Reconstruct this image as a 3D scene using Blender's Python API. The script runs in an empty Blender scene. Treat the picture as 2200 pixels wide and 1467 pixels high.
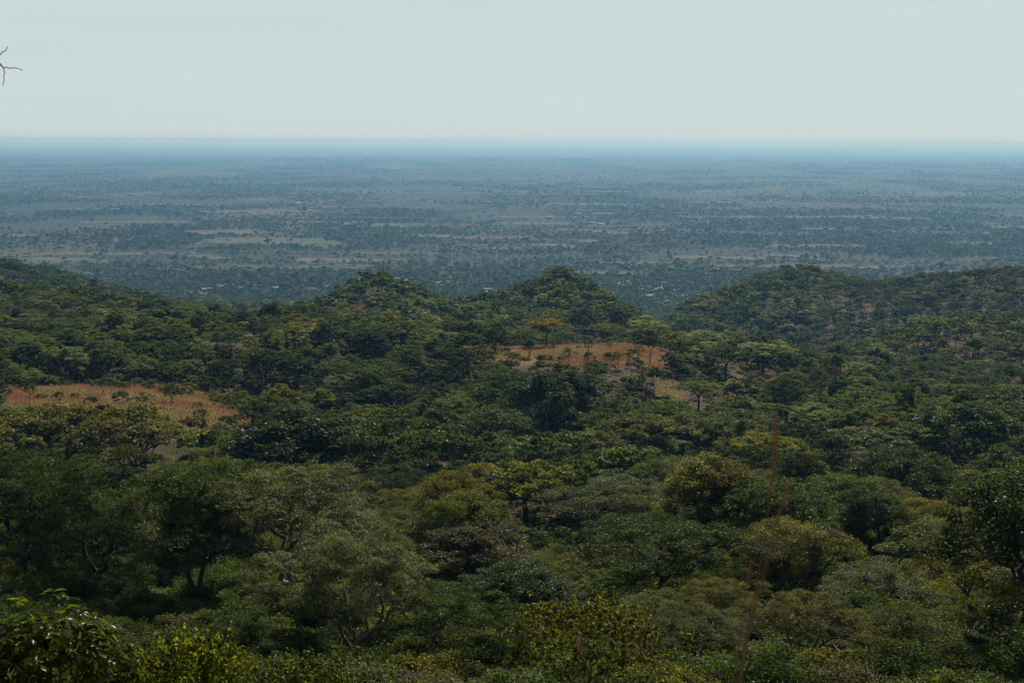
import bpy, math, random
import numpy as np
from mathutils import Vector, Matrix

R = math.radians
SC = bpy.context.scene
COL = SC.collection
rng = np.random.default_rng(11)

# ------------------------------------------------------------------ camera, sky, sun, exposure
CAM_H = 175.0                       # metres above the plain
PITCH = R(8.02)
ROLL = R(-0.26)
SUN_EL, SUN_AZ = R(43), R(16)       # sun ahead of the camera and a little to the right

cam_d = bpy.data.cameras.new("camera")
cam_d.lens = 50.0
cam_d.sensor_width = 36.0
cam_d.clip_start = 0.1
cam_d.clip_end = 400000.0
cam_d.dof.use_dof = True
cam_d.dof.focus_distance = 220.0
cam_d.dof.aperture_fstop = 6.0
cam = bpy.data.objects.new("camera", cam_d)
COL.objects.link(cam)
cam.location = (0, 0, CAM_H)
cam.rotation_mode = 'QUATERNION'
cam.rotation_quaternion = (Matrix.Rotation(R(90) - PITCH, 3, 'X') @ Matrix.Rotation(-ROLL, 3, 'Z')).to_quaternion()
SC.camera = cam
CAM_M = np.array(cam.rotation_quaternion.to_matrix())

world = bpy.data.worlds.new("World")
SC.world = world
world.use_nodes = True
wt = world.node_tree
wt.nodes.clear()
w_out = wt.nodes.new("ShaderNodeOutputWorld")
w_bg = wt.nodes.new("ShaderNodeBackground")
w_sky = wt.nodes.new("ShaderNodeTexSky")
w_sky.sky_type = 'NISHITA'
w_sky.sun_disc = False
w_sky.sun_elevation = SUN_EL
w_sky.sun_rotation = SUN_AZ
w_sky.altitude = 1200
w_sky.air_density = 0.7
w_sky.dust_density = 0.6
w_sky.ozone_density = 3.0
# thin streaks of high cloud, stretched along the horizon
w_tc = wt.nodes.new("ShaderNodeTexCoord")
w_mp = wt.nodes.new("ShaderNodeMapping")
w_mp.inputs['Scale'].default_value = (2.2, 2.2, 34.0)
w_nz = wt.nodes.new("ShaderNodeTexNoise")
w_nz.inputs['Scale'].default_value = 1.6
w_nz.inputs['Detail'].default_value = 5.0
w_rp = wt.nodes.new("ShaderNodeMapRange")
w_rp.inputs['From Min'].default_value = 0.35
w_rp.inputs['From Max'].default_value = 0.75
w_rp.inputs['To Min'].default_value = 0.90
w_rp.inputs['To Max'].default_value = 1.0
w_sep = wt.nodes.new("ShaderNodeSeparateXYZ")
w_lo = wt.nodes.new("ShaderNodeMapRange")          # the veil thins out towards the zenith
w_lo.inputs['From Min'].default_value = 0.11
w_lo.inputs['From Max'].default_value = 0.24
w_lo.inputs['To Min'].default_value = 1.0
w_lo.inputs['To Max'].default_value = 0.0
w_ml = wt.nodes.new("ShaderNodeMath"); w_ml.operation = 'MULTIPLY'
w_mx = wt.nodes.new("ShaderNodeMix")
w_mx.data_type = 'RGBA'
w_mx.inputs[7].default_value = (11.9, 13.7, 13.7, 1)
w_hs = wt.nodes.new("ShaderNodeHueSaturation")
w_hs.inputs['Saturation'].default_value = 0.75
wt.links.new(w_tc.outputs['Generated'], w_mp.inputs['Vector'])
wt.links.new(w_tc.outputs['Generated'], w_sep.inputs[0])
wt.links.new(w_sep.outputs['Z'], w_lo.inputs['Value'])
wt.links.new(w_mp.outputs[0], w_nz.inputs['Vector'])
wt.links.new(w_nz.outputs[0], w_rp.inputs['Value'])
wt.links.new(w_rp.outputs[0], w_ml.inputs[0])
wt.links.new(w_lo.outputs[0], w_ml.inputs[1])
wt.links.new(w_sky.outputs[0], w_hs.inputs['Color'])
wt.links.new(w_hs.outputs[0], w_mx.inputs[6])
wt.links.new(w_ml.outputs[0], w_mx.inputs[0])
wt.links.new(w_mx.outputs[2], w_bg.inputs['Color'])
w_bg.inputs['Strength'].default_value = 0.052
wt.links.new(w_bg.outputs[0], w_out.inputs['Surface'])

sun_d = bpy.data.lights.new("sun", 'SUN')
sun_d.energy = 5.0
sun_d.angle = R(0.53)
sun_d.color = (1.0, 0.95, 0.87)
sun = bpy.data.objects.new("sun", sun_d)
COL.objects.link(sun)
SUN_DIR = Vector((math.sin(SUN_AZ) * math.cos(SUN_EL), math.cos(SUN_AZ) * math.cos(SUN_EL), math.sin(SUN_EL)))
sun.rotation_mode = 'QUATERNION'
sun.rotation_quaternion = SUN_DIR.to_track_quat('Z', 'Y')
sun.location = (0, 0, CAM_H + 60)

SC.view_settings.view_transform = 'Standard'
SC.view_settings.look = 'None'
SC.view_settings.exposure = 0.0
SC.view_settings.gamma = 1.0
SC.render.engine = 'CYCLES'
cy = SC.cycles
cy.max_bounces = 5
cy.diffuse_bounces = 2
cy.glossy_bounces = 2
cy.transmission_bounces = 3
cy.volume_bounces = 0
cy.transparent_max_bounces = 4
cy.use_denoising = True
cy.denoiser = 'OPENIMAGEDENOISE'
cy.denoising_input_passes = 'RGB_ALBEDO_NORMAL'
cy.denoising_prefilter = 'NONE'
cy.sample_clamp_indirect = 3.0
cy.sample_clamp_direct = 6.0
cy.filter_width = 1.2

# ------------------------------------------------------------------ pixel <-> world (photo pixels, 2200 wide)
FPX = 2200 * cam_d.lens / cam_d.sensor_width


def ray(u, v):
    d = CAM_M @ np.array([(u - 1100.0) / FPX, -(v - 733.5) / FPX, -1.0])
    return d / np.linalg.norm(d)


def slope(v, u=1100):
    d = ray(u, v)
    return -d[2] / math.hypot(d[0], d[1])


def azim(u):
    d = ray(u, 733.5)
    return math.atan2(d[0], d[1])


def project(P):
    q = (np.atleast_2d(P) - np.array([0, 0, CAM_H])) @ CAM_M
    with np.errstate(divide='ignore', invalid='ignore'):
        return np.stack([1100 + FPX * q[:, 0] / -q[:, 2], 733.5 - FPX * q[:, 1] / -q[:, 2], -q[:, 2]], 1)


# ------------------------------------------------------------------ terrain
CTRL = []                            # (u, r, z below camera)
for u in (-500, 0, 450, 900, 1350, 1800, 2200, 2700):
    for r, z in ((1, -1.7), (6, -3.4), (15, -8.0), (25, -12.2), (40, -17.4), (62, -22.6)):
        CTRL.append((u, r, z))
    CTRL.append((u, 100, -31 if u > 600 else -29.5))
    CTRL.append((u, 1500, -173))
    CTRL.append((u, 2300, -175))


def cv(u, r, v, canopy=None):
    if canopy is None: canopy = 2.8 if 540 <= r <= 640 and 650 < u < 1450 else 2.4 if r >= 770 else 3.0 if (u >= 1800 and 400 <= r <= 560) or (u <= 500 and 470 <= r <= 525) else 0.0
    CTRL.append((u, r, -r * slope(v, u) - canopy))


for u in (-400, 0, 250, 450):        # left: near trees, clearing, wooded hillside, far ridge
    CTRL.append((u, 150, -40.5))
    CTRL.append((u, 185, -43.5))
    cv(u, 215, 890)
    cv(u, 290, 817)
    cv(u, 400, 722)
cv(-400, 520, 620); cv(0, 520, 643); cv(250, 515, 667); cv(400, 500, 706); cv(500, 480, 728)
CTRL += [(-400, 700, -88), (0, 700, -98), (250, 700, -100), (450, 720, -101)]
cv(-400, 900, 545); cv(0, 900, 572); cv(120, 920, 600); cv(250, 950, 627); cv(420, 1000, 661); cv(650, 1030, 672)
for u in (650, 800, 1000, 1200, 1400):
    CTRL.append((u, 150, -41))
    CTRL.append((u, 220, -48.5))
    CTRL.append((u, 265, -53))
    cv(u, 305, 792)
    cv(u, 370, 736)
cv(650, 420, 722); cv(810, 480, 722); cv(930, 480, 720)
cv(680, 545, 676); cv(760, 555, 628); cv(812, 560, 609); cv(870, 560, 628); cv(930, 560, 647); cv(1020, 585, 660, 5)
cv(1100, 590, 648); cv(1150, 600, 620); cv(1195, 600, 606, 3.6); cv(1250, 600, 622); cv(1310, 600, 648); cv(1360, 605, 684); cv(1430, 640, 700)
cv(1190, 510, 704)
CTRL += [(1200, 440, -66), (1000, 440, -66)]
for u, z in ((560, -100), (810, -96), (1000, -102), (1190, -100), (1420, -112)):
    CTRL.append((u, 760, z))
for u in (810, 1190, 1420):
    CTRL.append((u, 1050, -148))
cv(1420, 400, 690, 7); cv(1500, 390, 712, 7); cv(1620, 390, 722, 7); cv(1750, 380, 742, 7)
CTRL += [(1550, 520, -88), (1700, 520, -90)]
CTRL += [(1600, 220, -49), (1600, 265, -53.5)]; cv(1600, 315, 828); cv(1800, 290, 850, 4); cv(1800, 220, 930, 3)
cv(1460, 770, 682); cv(1530, 800, 655); cv(1600, 820, 622); cv(1700, 830, 593); cv(1770, 832, 596); cv(1850, 835, 606); cv(2000, 840, 602); cv(2200, 845, 584); cv(2600, 850, 560)
cv(1480, 690, 706); cv(1700, 680, 717); cv(1950, 685, 702); cv(2200, 690, 690)
for u in (1500, 1700, 2000, 2300, 2700):
    CTRL.append((u, 1030, -135))
cv(1820, 430, 757); cv(2000, 400, 802); cv(2000, 560, 706); cv(2000, 300, 902); cv(2000, 210, 985)
cv(2200, 330, 882); cv(2200, 450, 760); cv(2200, 560, 694); cv(2200, 210, 1000); cv(2600, 330, 860); cv(2600, 560, 680)
CTRL += [(2000, 625, -95), (2200, 625, -93), (2600, 625, -90), (1800, 150, -41), (2200, 150, -41), (2700, 150, -41)]

CA = np.array(CTRL, float)
KX, KY = 1 / 400.0, 2.6


def tps(d2):
    return np.where(d2 > 1e-12, 0.5 * d2 * np.log(np.maximum(d2, 1e-12)), 0.0)


CXY = np.stack([CA[:, 0] * KX, np.log(CA[:, 1]) * KY], 1)
n = len(CXY)
D2 = ((CXY[:, None] - CXY[None]) ** 2).sum(-1)
Am = np.zeros((n + 3, n + 3))
Am[:n, :n] = tps(D2) + np.eye(n) * 1e-3
Am[:n, n] = 1
Am[:n, n + 1:] = CXY
Am[n:, :n] = Am[:n, n:].T
bv = np.zeros(n + 3)
bv[:n] = CA[:, 2]
TW = np.linalg.solve(Am, bv)


def hash2(ix, iy, s):
    h = (ix.astype(np.int64) * 374761393 + iy.astype(np.int64) * 668265263 + s * 1442695041) & 0x7fffffff
    h = ((h ^ (h >> 13)) * 1274126177) & 0x7fffffff
    return ((h ^ (h >> 16)) & 0xffff) / 65535.0


def vnoise(x, y, scale, s=0):
    x = np.asarray(x) / scale
    y = np.asarray(y) / scale
    ix, iy = np.floor(x), np.floor(y)
    fx, fy = x - ix, y - iy
    fx = fx * fx * (3 - 2 * fx)
    fy = fy * fy * (3 - 2 * fy)
    a = hash2(ix, iy, s); b = hash2(ix + 1, iy, s); c = hash2(ix, iy + 1, s); d = hash2(ix + 1, iy + 1, s)
    return (a * (1 - fx) + b * fx) * (1 - fy) + (c * (1 - fx) + d * fx) * fy


def fbm(x, y, scale, s=0, o=4):
    t = 0; a = 0.5
    for k in range(o):
        t = t + a * vnoise(x, y, scale / 2 ** k, s + k * 17)
        a *= 0.5
    return t / (1 - 0.5 ** o)


def height(x, y):
    x = np.asarray(x, float).ravel(); y = np.asarray(y, float).ravel()
    r = np.maximum(np.hypot(x, y), 0.8)
    az = np.arctan2(x, y)
    u = 1100 + FPX * np.tan(np.clip(az, -0.52, 0.52)) / math.cos(PITCH)
    u = np.clip(u, -500, 2700)
    P = np.stack([u * KX, np.log(np.minimum(r, 2300)) * KY], 1)
    z = np.empty(len(x))
    for i in range(0, len(x), 20000):
        p = P[i:i + 20000]
        d2 = ((p[:, None] - CXY[None]) ** 2).sum(-1)
        z[i:i + 20000] = tps(d2) @ TW[:n] + TW[n] + p @ TW[n + 1:]
    k = np.clip((r - 1250) / 450, 0, 1); k = k * k * (3 - 2 * k)
    rough = np.clip((r - 60) / 150, 0, 1) * (1 - k)
    z = z + rough * ((fbm(x, y, 60, 3) - 0.5) * 8.0 * np.clip(r / 500, 0.25, 1.2) + (fbm(x, y, 14, 9, 2) - 0.5) * 1.4)
    z = z * (1 - k) + k * (-175 + (fbm(x, y, 900, 5) - 0.5) * 5.0)
    for (bu, br_, ba, bw) in ((812, 562, 2.6, 11), (1180, 600, 1.5, 7), (1222, 598, 1.2, 8), (770, 556, 2.0, 8), (870, 562, 1.5, 8), (1690, 830, 2, 18), (1760, 832, 2, 12), (2060, 842, 2, 16), (1600, 822, 2, 14)):
        z = z + ba * np.exp(-((x - br_ * math.sin(azim(bu))) ** 2 + (y - br_ * math.cos(azim(bu))) ** 2) / bw ** 2)      # rocky knolls
    b = np.clip((np.abs(az) - R(60)) / R(50), 0, 1); b = b * b * (3 - 2 * b)     # plateau behind the camera
    z = z * (1 - b) + b * (-1.7 + (fbm(x, y, 40, 8) - 0.5) * np.clip(r / 20, 0, 1) * 3 + 0.0)
    return z + CAM_H


def hit(u, v, rmax=30000):
    """first point where the pixel's line of sight meets the bare ground"""
    d = ray(u, v)
    rr = np.geomspace(3, rmax, 900)
    h = math.hypot(d[0], d[1])
    x, y, z = d[0] / h * rr, d[1] / h * rr, CAM_H + d[2] / h * rr
    below = np.nonzero(z < height(x, y))[0]
    if not len(below):
        return None
    i = max(below[0], 1)
    a, b = rr[i - 1], rr[i]
    for _ in range(18):
        m = (a + b) / 2
        if CAM_H + d[2] / h * m < height([d[0] / h * m], [d[1] / h * m])[0]:
            b = m
        else:
            a = m
    return np.array([d[0] / h * b, d[1] / h * b, CAM_H + d[2] / h * b])


# ------------------------------------------------------------------ node helpers
def new_mat(name):
    m = bpy.data.materials.new(name)
    m.use_nodes = True
    t = m.node_tree
    t.nodes.clear()
    out = t.nodes.new("ShaderNodeOutputMaterial")
    return m, t, out


def nd(t, kind, **inp):
    x = t.nodes.new(kind)
    for k, v in inp.items():
        x.inputs[k.replace('_', ' ')].default_value = v
    return x


def mixc(t, fac, a, b, blend='MIX'):
    m = t.nodes.new("ShaderNodeMix")
    m.data_type = 'RGBA'
    m.blend_type = blend
    for sock, val in ((m.inputs[0], fac), (m.inputs[6], a), (m.inputs[7], b)):
        if isinstance(val, bpy.types.NodeSocket):
            t.links.new(val, sock)
        else:
            sock.default_value = val if not isinstance(val, tuple) else (*val[:3], 1)
    return m.outputs[2]


def ramp(t, val, lo, hi, a=0.0, b=1.0):
    m = t.nodes.new("ShaderNodeMapRange")
    m.inputs['From Min'].default_value = lo
    m.inputs['From Max'].default_value = hi
    m.inputs['To Min'].default_value = a
    m.inputs['To Max'].default_value = b
    t.links.new(val, m.inputs['Value'])
    return m.outputs[0]


def noise(t, vec, scale, detail=4.0, rough=0.55):
    nz = t.nodes.new("ShaderNodeTexNoise")
    nz.inputs['Scale'].default_value = scale
    nz.inputs['Detail'].default_value = detail
    nz.inputs['Roughness'].default_value = rough
    t.links.new(vec, nz.inputs['Vector'])
    return nz.outputs[0]


def foliage_mat(name, transl=0.46, rough=0.42, spec=0.05):
    m, t, out = new_mat(name)
    a = t.nodes.new("ShaderNodeAttribute"); a.attribute_type = 'INSTANCER'; a.attribute_name = 'leaf_colour'
    v = t.nodes.new("ShaderNodeAttribute"); v.attribute_type = 'GEOMETRY'; v.attribute_name = 'vary'
    vv = ramp(t, v.outputs['Fac'], 0, 1, 0.42, 1.8)
    c = t.nodes.new("ShaderNodeVectorMath"); c.operation = 'SCALE'
    t.links.new(a.outputs['Color'], c.inputs[0]); t.links.new(vv, c.inputs['Scale'])
    y = t.nodes.new("ShaderNodeAttribute"); y.attribute_type = 'GEOMETRY'; y.attribute_name = 'hue'
    yc = t.nodes.new("ShaderNodeVectorMath"); yc.operation = 'MULTIPLY'
    t.links.new(c.outputs[0], yc.inputs[0]); yc.inputs[1].default_value = (1.75, 1.12, 0.6)
    yf = ramp(t, y.outputs['Fac'], 0.72, 1.0, 0, 0.8)
    col = mixc(t, yf, c.outputs[0], yc.outputs[0])
    p = nd(t, "ShaderNodeBsdfPrincipled", Roughness=rough)
    p.inputs['Specular IOR Level'].default_value = spec
    t.links.new(col, p.inputs['Base Color'])
    tr = t.nodes.new("ShaderNodeBsdfTranslucent")
    tc = t.nodes.new("ShaderNodeVectorMath"); tc.operation = 'MULTIPLY'
    t.links.new(col, tc.inputs[0]); tc.inputs[1].default_value = (1.5, 1.55, 0.65)
    t.links.new(tc.outputs[0], tr.inputs['Color'])
    mx = t.nodes.new("ShaderNodeMixShader"); mx.inputs[0].default_value = transl
    t.links.new(p.outputs[0], mx.inputs[1]); t.links.new(tr.outputs[0], mx.inputs[2])
    t.links.new(mx.outputs[0], out.inputs['Surface'])
    return m


def plain_mat(name, c1, c2, scale, rough=0.85, bump=0.0):
    m, t, out = new_mat(name)
    tc = t.nodes.new("ShaderNodeTexCoord")
    f = ramp(t, noise(t, tc.outputs['Object'], scale), 0.3, 0.7)
    p = nd(t, "ShaderNodeBsdfPrincipled", Roughness=rough)
    t.links.new(mixc(t, f, c1, c2), p.inputs['Base Color'])
    if bump:
        b = nd(t, "ShaderNodeBump", Strength=bump, Distance=0.03)
        t.links.new(noise(t, tc.outputs['Object'], scale * 4), b.inputs['Height'])
        t.links.new(b.outputs[0], p.inputs['Normal'])
    t.links.new(p.outputs[0], out.inputs['Surface'])
    return m


LEAF = foliage_mat("leaf")
LEAF_GLOSSY = foliage_mat("glossy_leaf", 0.55, 0.25, 0.06)
BARK = plain_mat("bark", (0.022, 0.018, 0.014), (0.055, 0.046, 0.037), 6, 0.9, 0.6)
BARK_PALE = plain_mat("pale_bark", (0.10, 0.085, 0.07), (0.22, 0.19, 0.16), 5, 0.75, 0.5)
BARK_GREY = plain_mat("dead_bark", (0.45, 0.44, 0.42), (0.58, 0.57, 0.54), 9, 0.8, 0.5)
STRAW = plain_mat("straw", (0.16, 0.085, 0.04), (0.24, 0.13, 0.06), 8, 0.7)
SEED = plain_mat("seed_head_straw", (0.26, 0.13, 0.075), (0.36, 0.21, 0.12), 40, 0.8)
ROCK = plain_mat("rock", (0.22, 0.20, 0.18), (0.42, 0.39, 0.36), 0.9, 0.9, 0.8)


# ------------------------------------------------------------------ mesh helpers
def mesh_np(name, V, F, mat, attrs=None, smooth=False):
    """V (n,3), F (m,k) polygons of equal size, or a list of such arrays"""
    Fs = F if isinstance(F, list) else [F]
    me = bpy.data.meshes.new(name)
    V = np.asarray(V, np.float32)
    loops = np.concatenate([f.ravel() for f in Fs]).astype(np.int32)
    sizes = np.concatenate([np.full(len(f), f.shape[1], np.int32) for f in Fs])
    starts = np.concatenate([[0], np.cumsum(sizes)[:-1]]).astype(np.int32)
    me.vertices.add(len(V)); me.vertices.foreach_set("co", V.ravel())
    me.loops.add(len(loops)); me.loops.foreach_set("vertex_index", loops)
    me.polygons.add(len(sizes)); me.polygons.foreach_set("loop_start", starts)
    me.update(calc_edges=True)
    if smooth:
        me.polygons.foreach_set("use_smooth", np.ones(len(sizes), bool))
    for k, (dom, arr) in (attrs or {}).items():
        arr = np.asarray(arr, np.float32)
        if arr.ndim == 2:
            a = me.attributes.new(k, 'FLOAT_COLOR', dom)
            a.data.foreach_set("color", np.concatenate([arr, np.ones((len(arr), 1), np.float32)], 1).ravel())
        else:
            a = me.attributes.new(k, 'FLOAT', dom)
            a.data.foreach_set("value", arr)
    for mm in (mat if isinstance(mat, (list, tuple)) else [mat]):
        me.materials.append(mm)
    return me


def ob(name, data, parent=None, loc=None):
    o = bpy.data.objects.new(name, data)
    COL.objects.link(o)
    if parent is not None:
        o.parent = parent
    if loc is not None:
        o.location = loc
    return o


def tag(o, label=None, cat=None, group=None, kind=None):
    if label: o['label'] = label
    if cat: o['category'] = cat
    if group: o['group'] = group
    if kind: o['kind'] = kind
    return o


class Tubes:
    def __init__(self):
        self.V = []; self.F = []; self.n = 0

    def add(self, pts, rad, sides=6, cap=True):
        pts = np.asarray(pts, float); rad = np.asarray(rad, float)
        m = len(pts)
        tg = np.gradient(pts, axis=0)
        tg /= np.linalg.norm(tg, axis=1, keepdims=True) + 1e-9
        ref = np.array([0.31, 0.17, 0.93]) if abs(tg[0, 2]) < 0.8 else np.array([0.93, 0.2, 0.3])
        a = np.cross(tg, ref); a /= np.linalg.norm(a, axis=1, keepdims=True) + 1e-9
        b = np.cross(tg, a)
        th = np.arange(sides) / sides * 2 * math.pi
        ring = pts[:, None] + rad[:, None, None] * (a[:, None] * np.cos(th)[None, :, None] + b[:, None] * np.sin(th)[None, :, None])
        self.V.append(ring.reshape(-1, 3))
        i = np.arange(m - 1)[:, None] * sides; j = np.arange(sides)[None]; k = (j + 1) % sides
        self.F.append((self.n + np.stack([i + j, i + k, i + sides + k, i + sides + j], -1)).reshape(-1, 4))
        self.n += m * sides

    def mesh(self, name, mat):
        return mesh_np(name, np.concatenate(self.V), np.concatenate(self.F), mat, smooth=True)


def bend(p0, p1, g, k=5, wob=0.06, sag=0.0):
    p0 = np.asarray(p0, float); p1 = np.asarray(p1, float)
    L = np.linalg.norm(p1 - p0)
    t = np.linspace(0, 1, k)[:, None]
    off = g.normal(0, wob * L, (k, 3)); off[0] = 0; off[-1] = 0
    pts = p0 + (p1 - p0) * t + off
    pts[:, 2] += (np.sin(t[:, 0] * math.pi)) * sag * L
    return pts


def kmeans(P, k, g):
    c = P[g.choice(len(P), k, replace=False)]
    for _ in range(5):
        l = ((P[:, None] - c[None]) ** 2).sum(-1).argmin(1)
        for j in range(k):
            if (l == j).any(): c[j] = P[l == j].mean(0)
    return l


def grow(T, p, pts, rbase, ntot, g, depth=0, sides=6, wob=0.07, rmin=0.012):
    """branches from node p towards the leaf clumps pts, thinning with the number they carry"""
    m = len(pts)
    rad = lambda q: rbase * (q / ntot) ** 0.45
    if m == 1:
        T.add(bend(p, pts[0], g, 4, wob, 0.05), np.linspace(max(rad(1), rmin), rmin * .6, 4), max(3, sides - 2))
        return
    k = 2 if m < 6 else int(g.integers(2, 4 if depth else 5))
    l = kmeans(pts, min(k, m), g)
    for j in range(k):
        q = pts[l == j]
        if not len(q): continue
        if len(q) == 1:
            grow(T, p, q, rbase, ntot, g, depth + 1, sides, wob, rmin); continue
        c = q.mean(0)
        f = 0.5 if depth else 0.45
        node = p + (c - p) * f + g.normal(0, 0.05, 3) * np.linalg.norm(c - p)
        pl = bend(p, node, g, 5, wob, 0.06)
        T.add(pl, np.linspace(rad(len(q)), rad(len(q)) * 0.82, 5), sides)
        grow(T, node, q, rbase, ntot, g, depth + 1, sides, wob, rmin)


def leaf_quads(C, tdir, nrm, ln, wd):
    """kite shaped leaves: C centres, tdir along the leaf, nrm face normal"""
    tdir = tdir / (np.linalg.norm(tdir, axis=1, keepdims=True) + 1e-9)
    s = np.cross(nrm, tdir); s /= np.linalg.norm(s, axis=1, keepdims=True) + 1e-9
    ln = ln[:, None]; wd = wd[:, None]
    V = np.stack([C - tdir * ln * .5, C - tdir * ln * .05 + s * wd * .5, C + tdir * ln * .5, C - tdir * ln * .05 - s * wd * .5], 1)
    return V.reshape(-1, 3), np.arange(len(C) * 4).reshape(-1, 4)


# crown forms: half width, crown depth, height of the crown's underside, all for a tree 8 m tall
FORMS = {
    'round':    dict(R=3.6, top=8.0, low=2.6, flat=0.62, rc=0.85, bowl=0.3),
    'flat':     dict(R=5.0, top=7.2, low=4.6, flat=0.35, rc=0.95, bowl=0.1),
    'tall':     dict(R=2.8, top=9.0, low=2.6, flat=0.75, rc=0.75, bowl=0.5),
    'layered':  dict(R=4.4, top=8.0, low=3.0, flat=0.26, rc=1.05, bowl=0.25),
    'feathery': dict(R=5.0, top=7.4, low=2.8, flat=0.30, rc=1.05, bowl=0.2),
    'sparse':   dict(R=2.6, top=7.6, low=2.6, flat=0.6, rc=0.55, bowl=0.4),
    'shrub':    dict(R=1.9, top=2.6, low=0.35, flat=0.8, rc=0.5, bowl=0.4),
    'fine':     dict(R=1.9, top=7.0, low=3.2, flat=0.7, rc=0.45, bowl=0.5),
}


def make_tree(form, seed, nclump, nleaf, lsize, twigs=0, sides=6, bark=None, lean=0.0, rcs=1.0):
    g = np.random.default_rng(seed)
    f = dict(FORMS[form]); f['rc'] *= rcs
    Rr, top, low = f['R'], f['top'], f['low']
    th = g.uniform(0, 2 * math.pi, nclump * 6)
    rr = Rr * np.sqrt(g.uniform(0, 1, nclump * 6))
    lob = 1 + 0.28 * np.sin(th * 3 + g.uniform(0, 6)) + 0.14 * np.sin(th * 5 + g.uniform(0, 6))
    q = rr / Rr
    dome = np.sqrt(np.maximum(0, 1 - q ** 2.2))
    ztop = low + (top - low) * (0.35 + 0.65 * dome)
    zlow = low + (top - low) * f['bowl'] * (1 - q)
    t = 1 - 0.6 * g.uniform(0, 1, nclump * 6) ** 1.6
    z = zlow + (ztop - zlow) * t
    if form == 'layered':
        st = (top - low) / 4
        z = low + np.round((z - low) / st) * st + g.normal(0, 0.12, len(z)) - 0.05 * rr
    P = np.stack([rr * lob * np.cos(th), rr * lob * np.sin(th), z], 1)
    keep = [0]                                                # spread them out
    md = f['rc'] * 0.82
    for i in range(1, len(P)):
        if len(keep) >= nclump: break
        dd = (P[keep] - P[i]); dd[:, 2] *= 1.6
        if (dd ** 2).sum(1).min() > md * md: keep.append(i)
    P = P[keep]
    P[:, 0] += lean * P[:, 2]
    T = Tubes()
    base_r = {'shrub': 0.06, 'sparse': 0.13, 'fine': 0.09}.get(form, 0.22)
    fork = low * g.uniform(0.45, 0.7)
    nstem = {'shrub': 4, 'round': 1, 'feathery': 1}.get(form, 1 if g.uniform() < 0.7 else 2)
    l = kmeans(P, nstem, g) if nstem > 1 else np.zeros(len(P), int)
    for s in range(nstem):
        Q = P[l == s]
        if not len(Q): continue
        c = Q.mean(0)
        b = np.array([g.normal(0, .06) * nstem, g.normal(0, .06) * nstem, -0.5])
        nodep = np.array([c[0] * (0.25 if nstem == 1 else 0.35) + lean * fork, c[1] * (0.25 if nstem == 1 else 0.35), fork])
        br = base_r / nstem ** 0.4
        pl = bend(b, nodep, g, 6, 0.035)
        w = np.linspace(1.35, 0.95, 6); w[0] = 1.9
        T.add(pl, br * w, sides + 2)
        grow(T, nodep, Q, br * 0.95, len(Q), g, 0, sides)
    # leaves
    nl = len(P) * nleaf
    ci = np.repeat(np.arange(len(P)), nleaf)
    rc = f['rc'] * g.uniform(0.7, 1.25, len(P))
    d = g.normal(0, 1, (nl, 3)); d /= np.linalg.norm(d, axis=1, keepdims=True)
    rad = g.uniform(0, 1, nl) ** 0.42
    off = d * rad[:, None] * rc[ci][:, None]
    off[:, 2] *= f['flat']
    off[:, 2] = np.where(off[:, 2] < 0, off[:, 2] * 0.45, off[:, 2])
    if form in ('flat', 'feathery', 'layered'):
        off[:, 2] -= 0.18 * (off[:, 0] ** 2 + off[:, 1] ** 2) / rc[ci]       # sprays droop at their rims
    C = P[ci] + off
    ls = lsize * g.uniform(0.65, 1.35, nl)
    if form == 'feathery':
        td = off * np.array([1, 1, 0.4]) + g.normal(0, 0.35, (nl, 3)) * rc[ci][:, None]
        td[:, 2] -= 0.25 * rc[ci]
        nr = g.normal(0, 0.45, (nl, 3)); nr[:, 2] += 1.0
        V, F = leaf_quads(C, td, nr, ls * 2.0, ls * 0.42)
    else:
        td = g.normal(0, 1, (nl, 3)); td[:, 2] *= 0.6; td[:, 2] -= 0.2
        nr = g.normal(0, 0.75, (nl, 3)); nr[:, 2] += 0.8
        V, F = leaf_quads(C, td, nr, ls * 1.25, ls * 0.8)
    vc = g.uniform(0, 1, len(P))
    vary = np.clip(0.55 * vc[ci] + 0.45 * g.uniform(0, 1, nl), 0, 1)
    hue = np.clip(0.35 * g.uniform(0, 1, len(P))[ci] + 0.65 * g.uniform(0, 1, nl), 0, 1)
    cm = mesh_np(form + "_crown", V, F, LEAF, {'vary': ('FACE', vary), 'hue': ('FACE', hue)})
    if twigs:
        for i in range(len(P)):
            for k in range(twigs):
                e = P[i] + g.normal(0, 1, 3) * rc[i] * np.array([0.75, 0.75, 0.4 * f['flat'] + .1])
                T.add(bend(P[i], e, g, 3, 0.06), [0.009, 0.007, 0.004], 3)
    tm = T.mesh(form + "_trunk", bark or BARK)
    return dict(crown=cm, trunk=tm, form=form, R=Rr * 1.12, H=top + f['rc'] * f['flat'])


def rand_forms(spec, seed0, **kw):
    out = []
    for i, (fm, ncl, nlf, ls) in enumerate(spec):
        out.append(make_tree(fm, seed0 + i * 7, ncl, nlf, ls, **kw))
    return out


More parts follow.
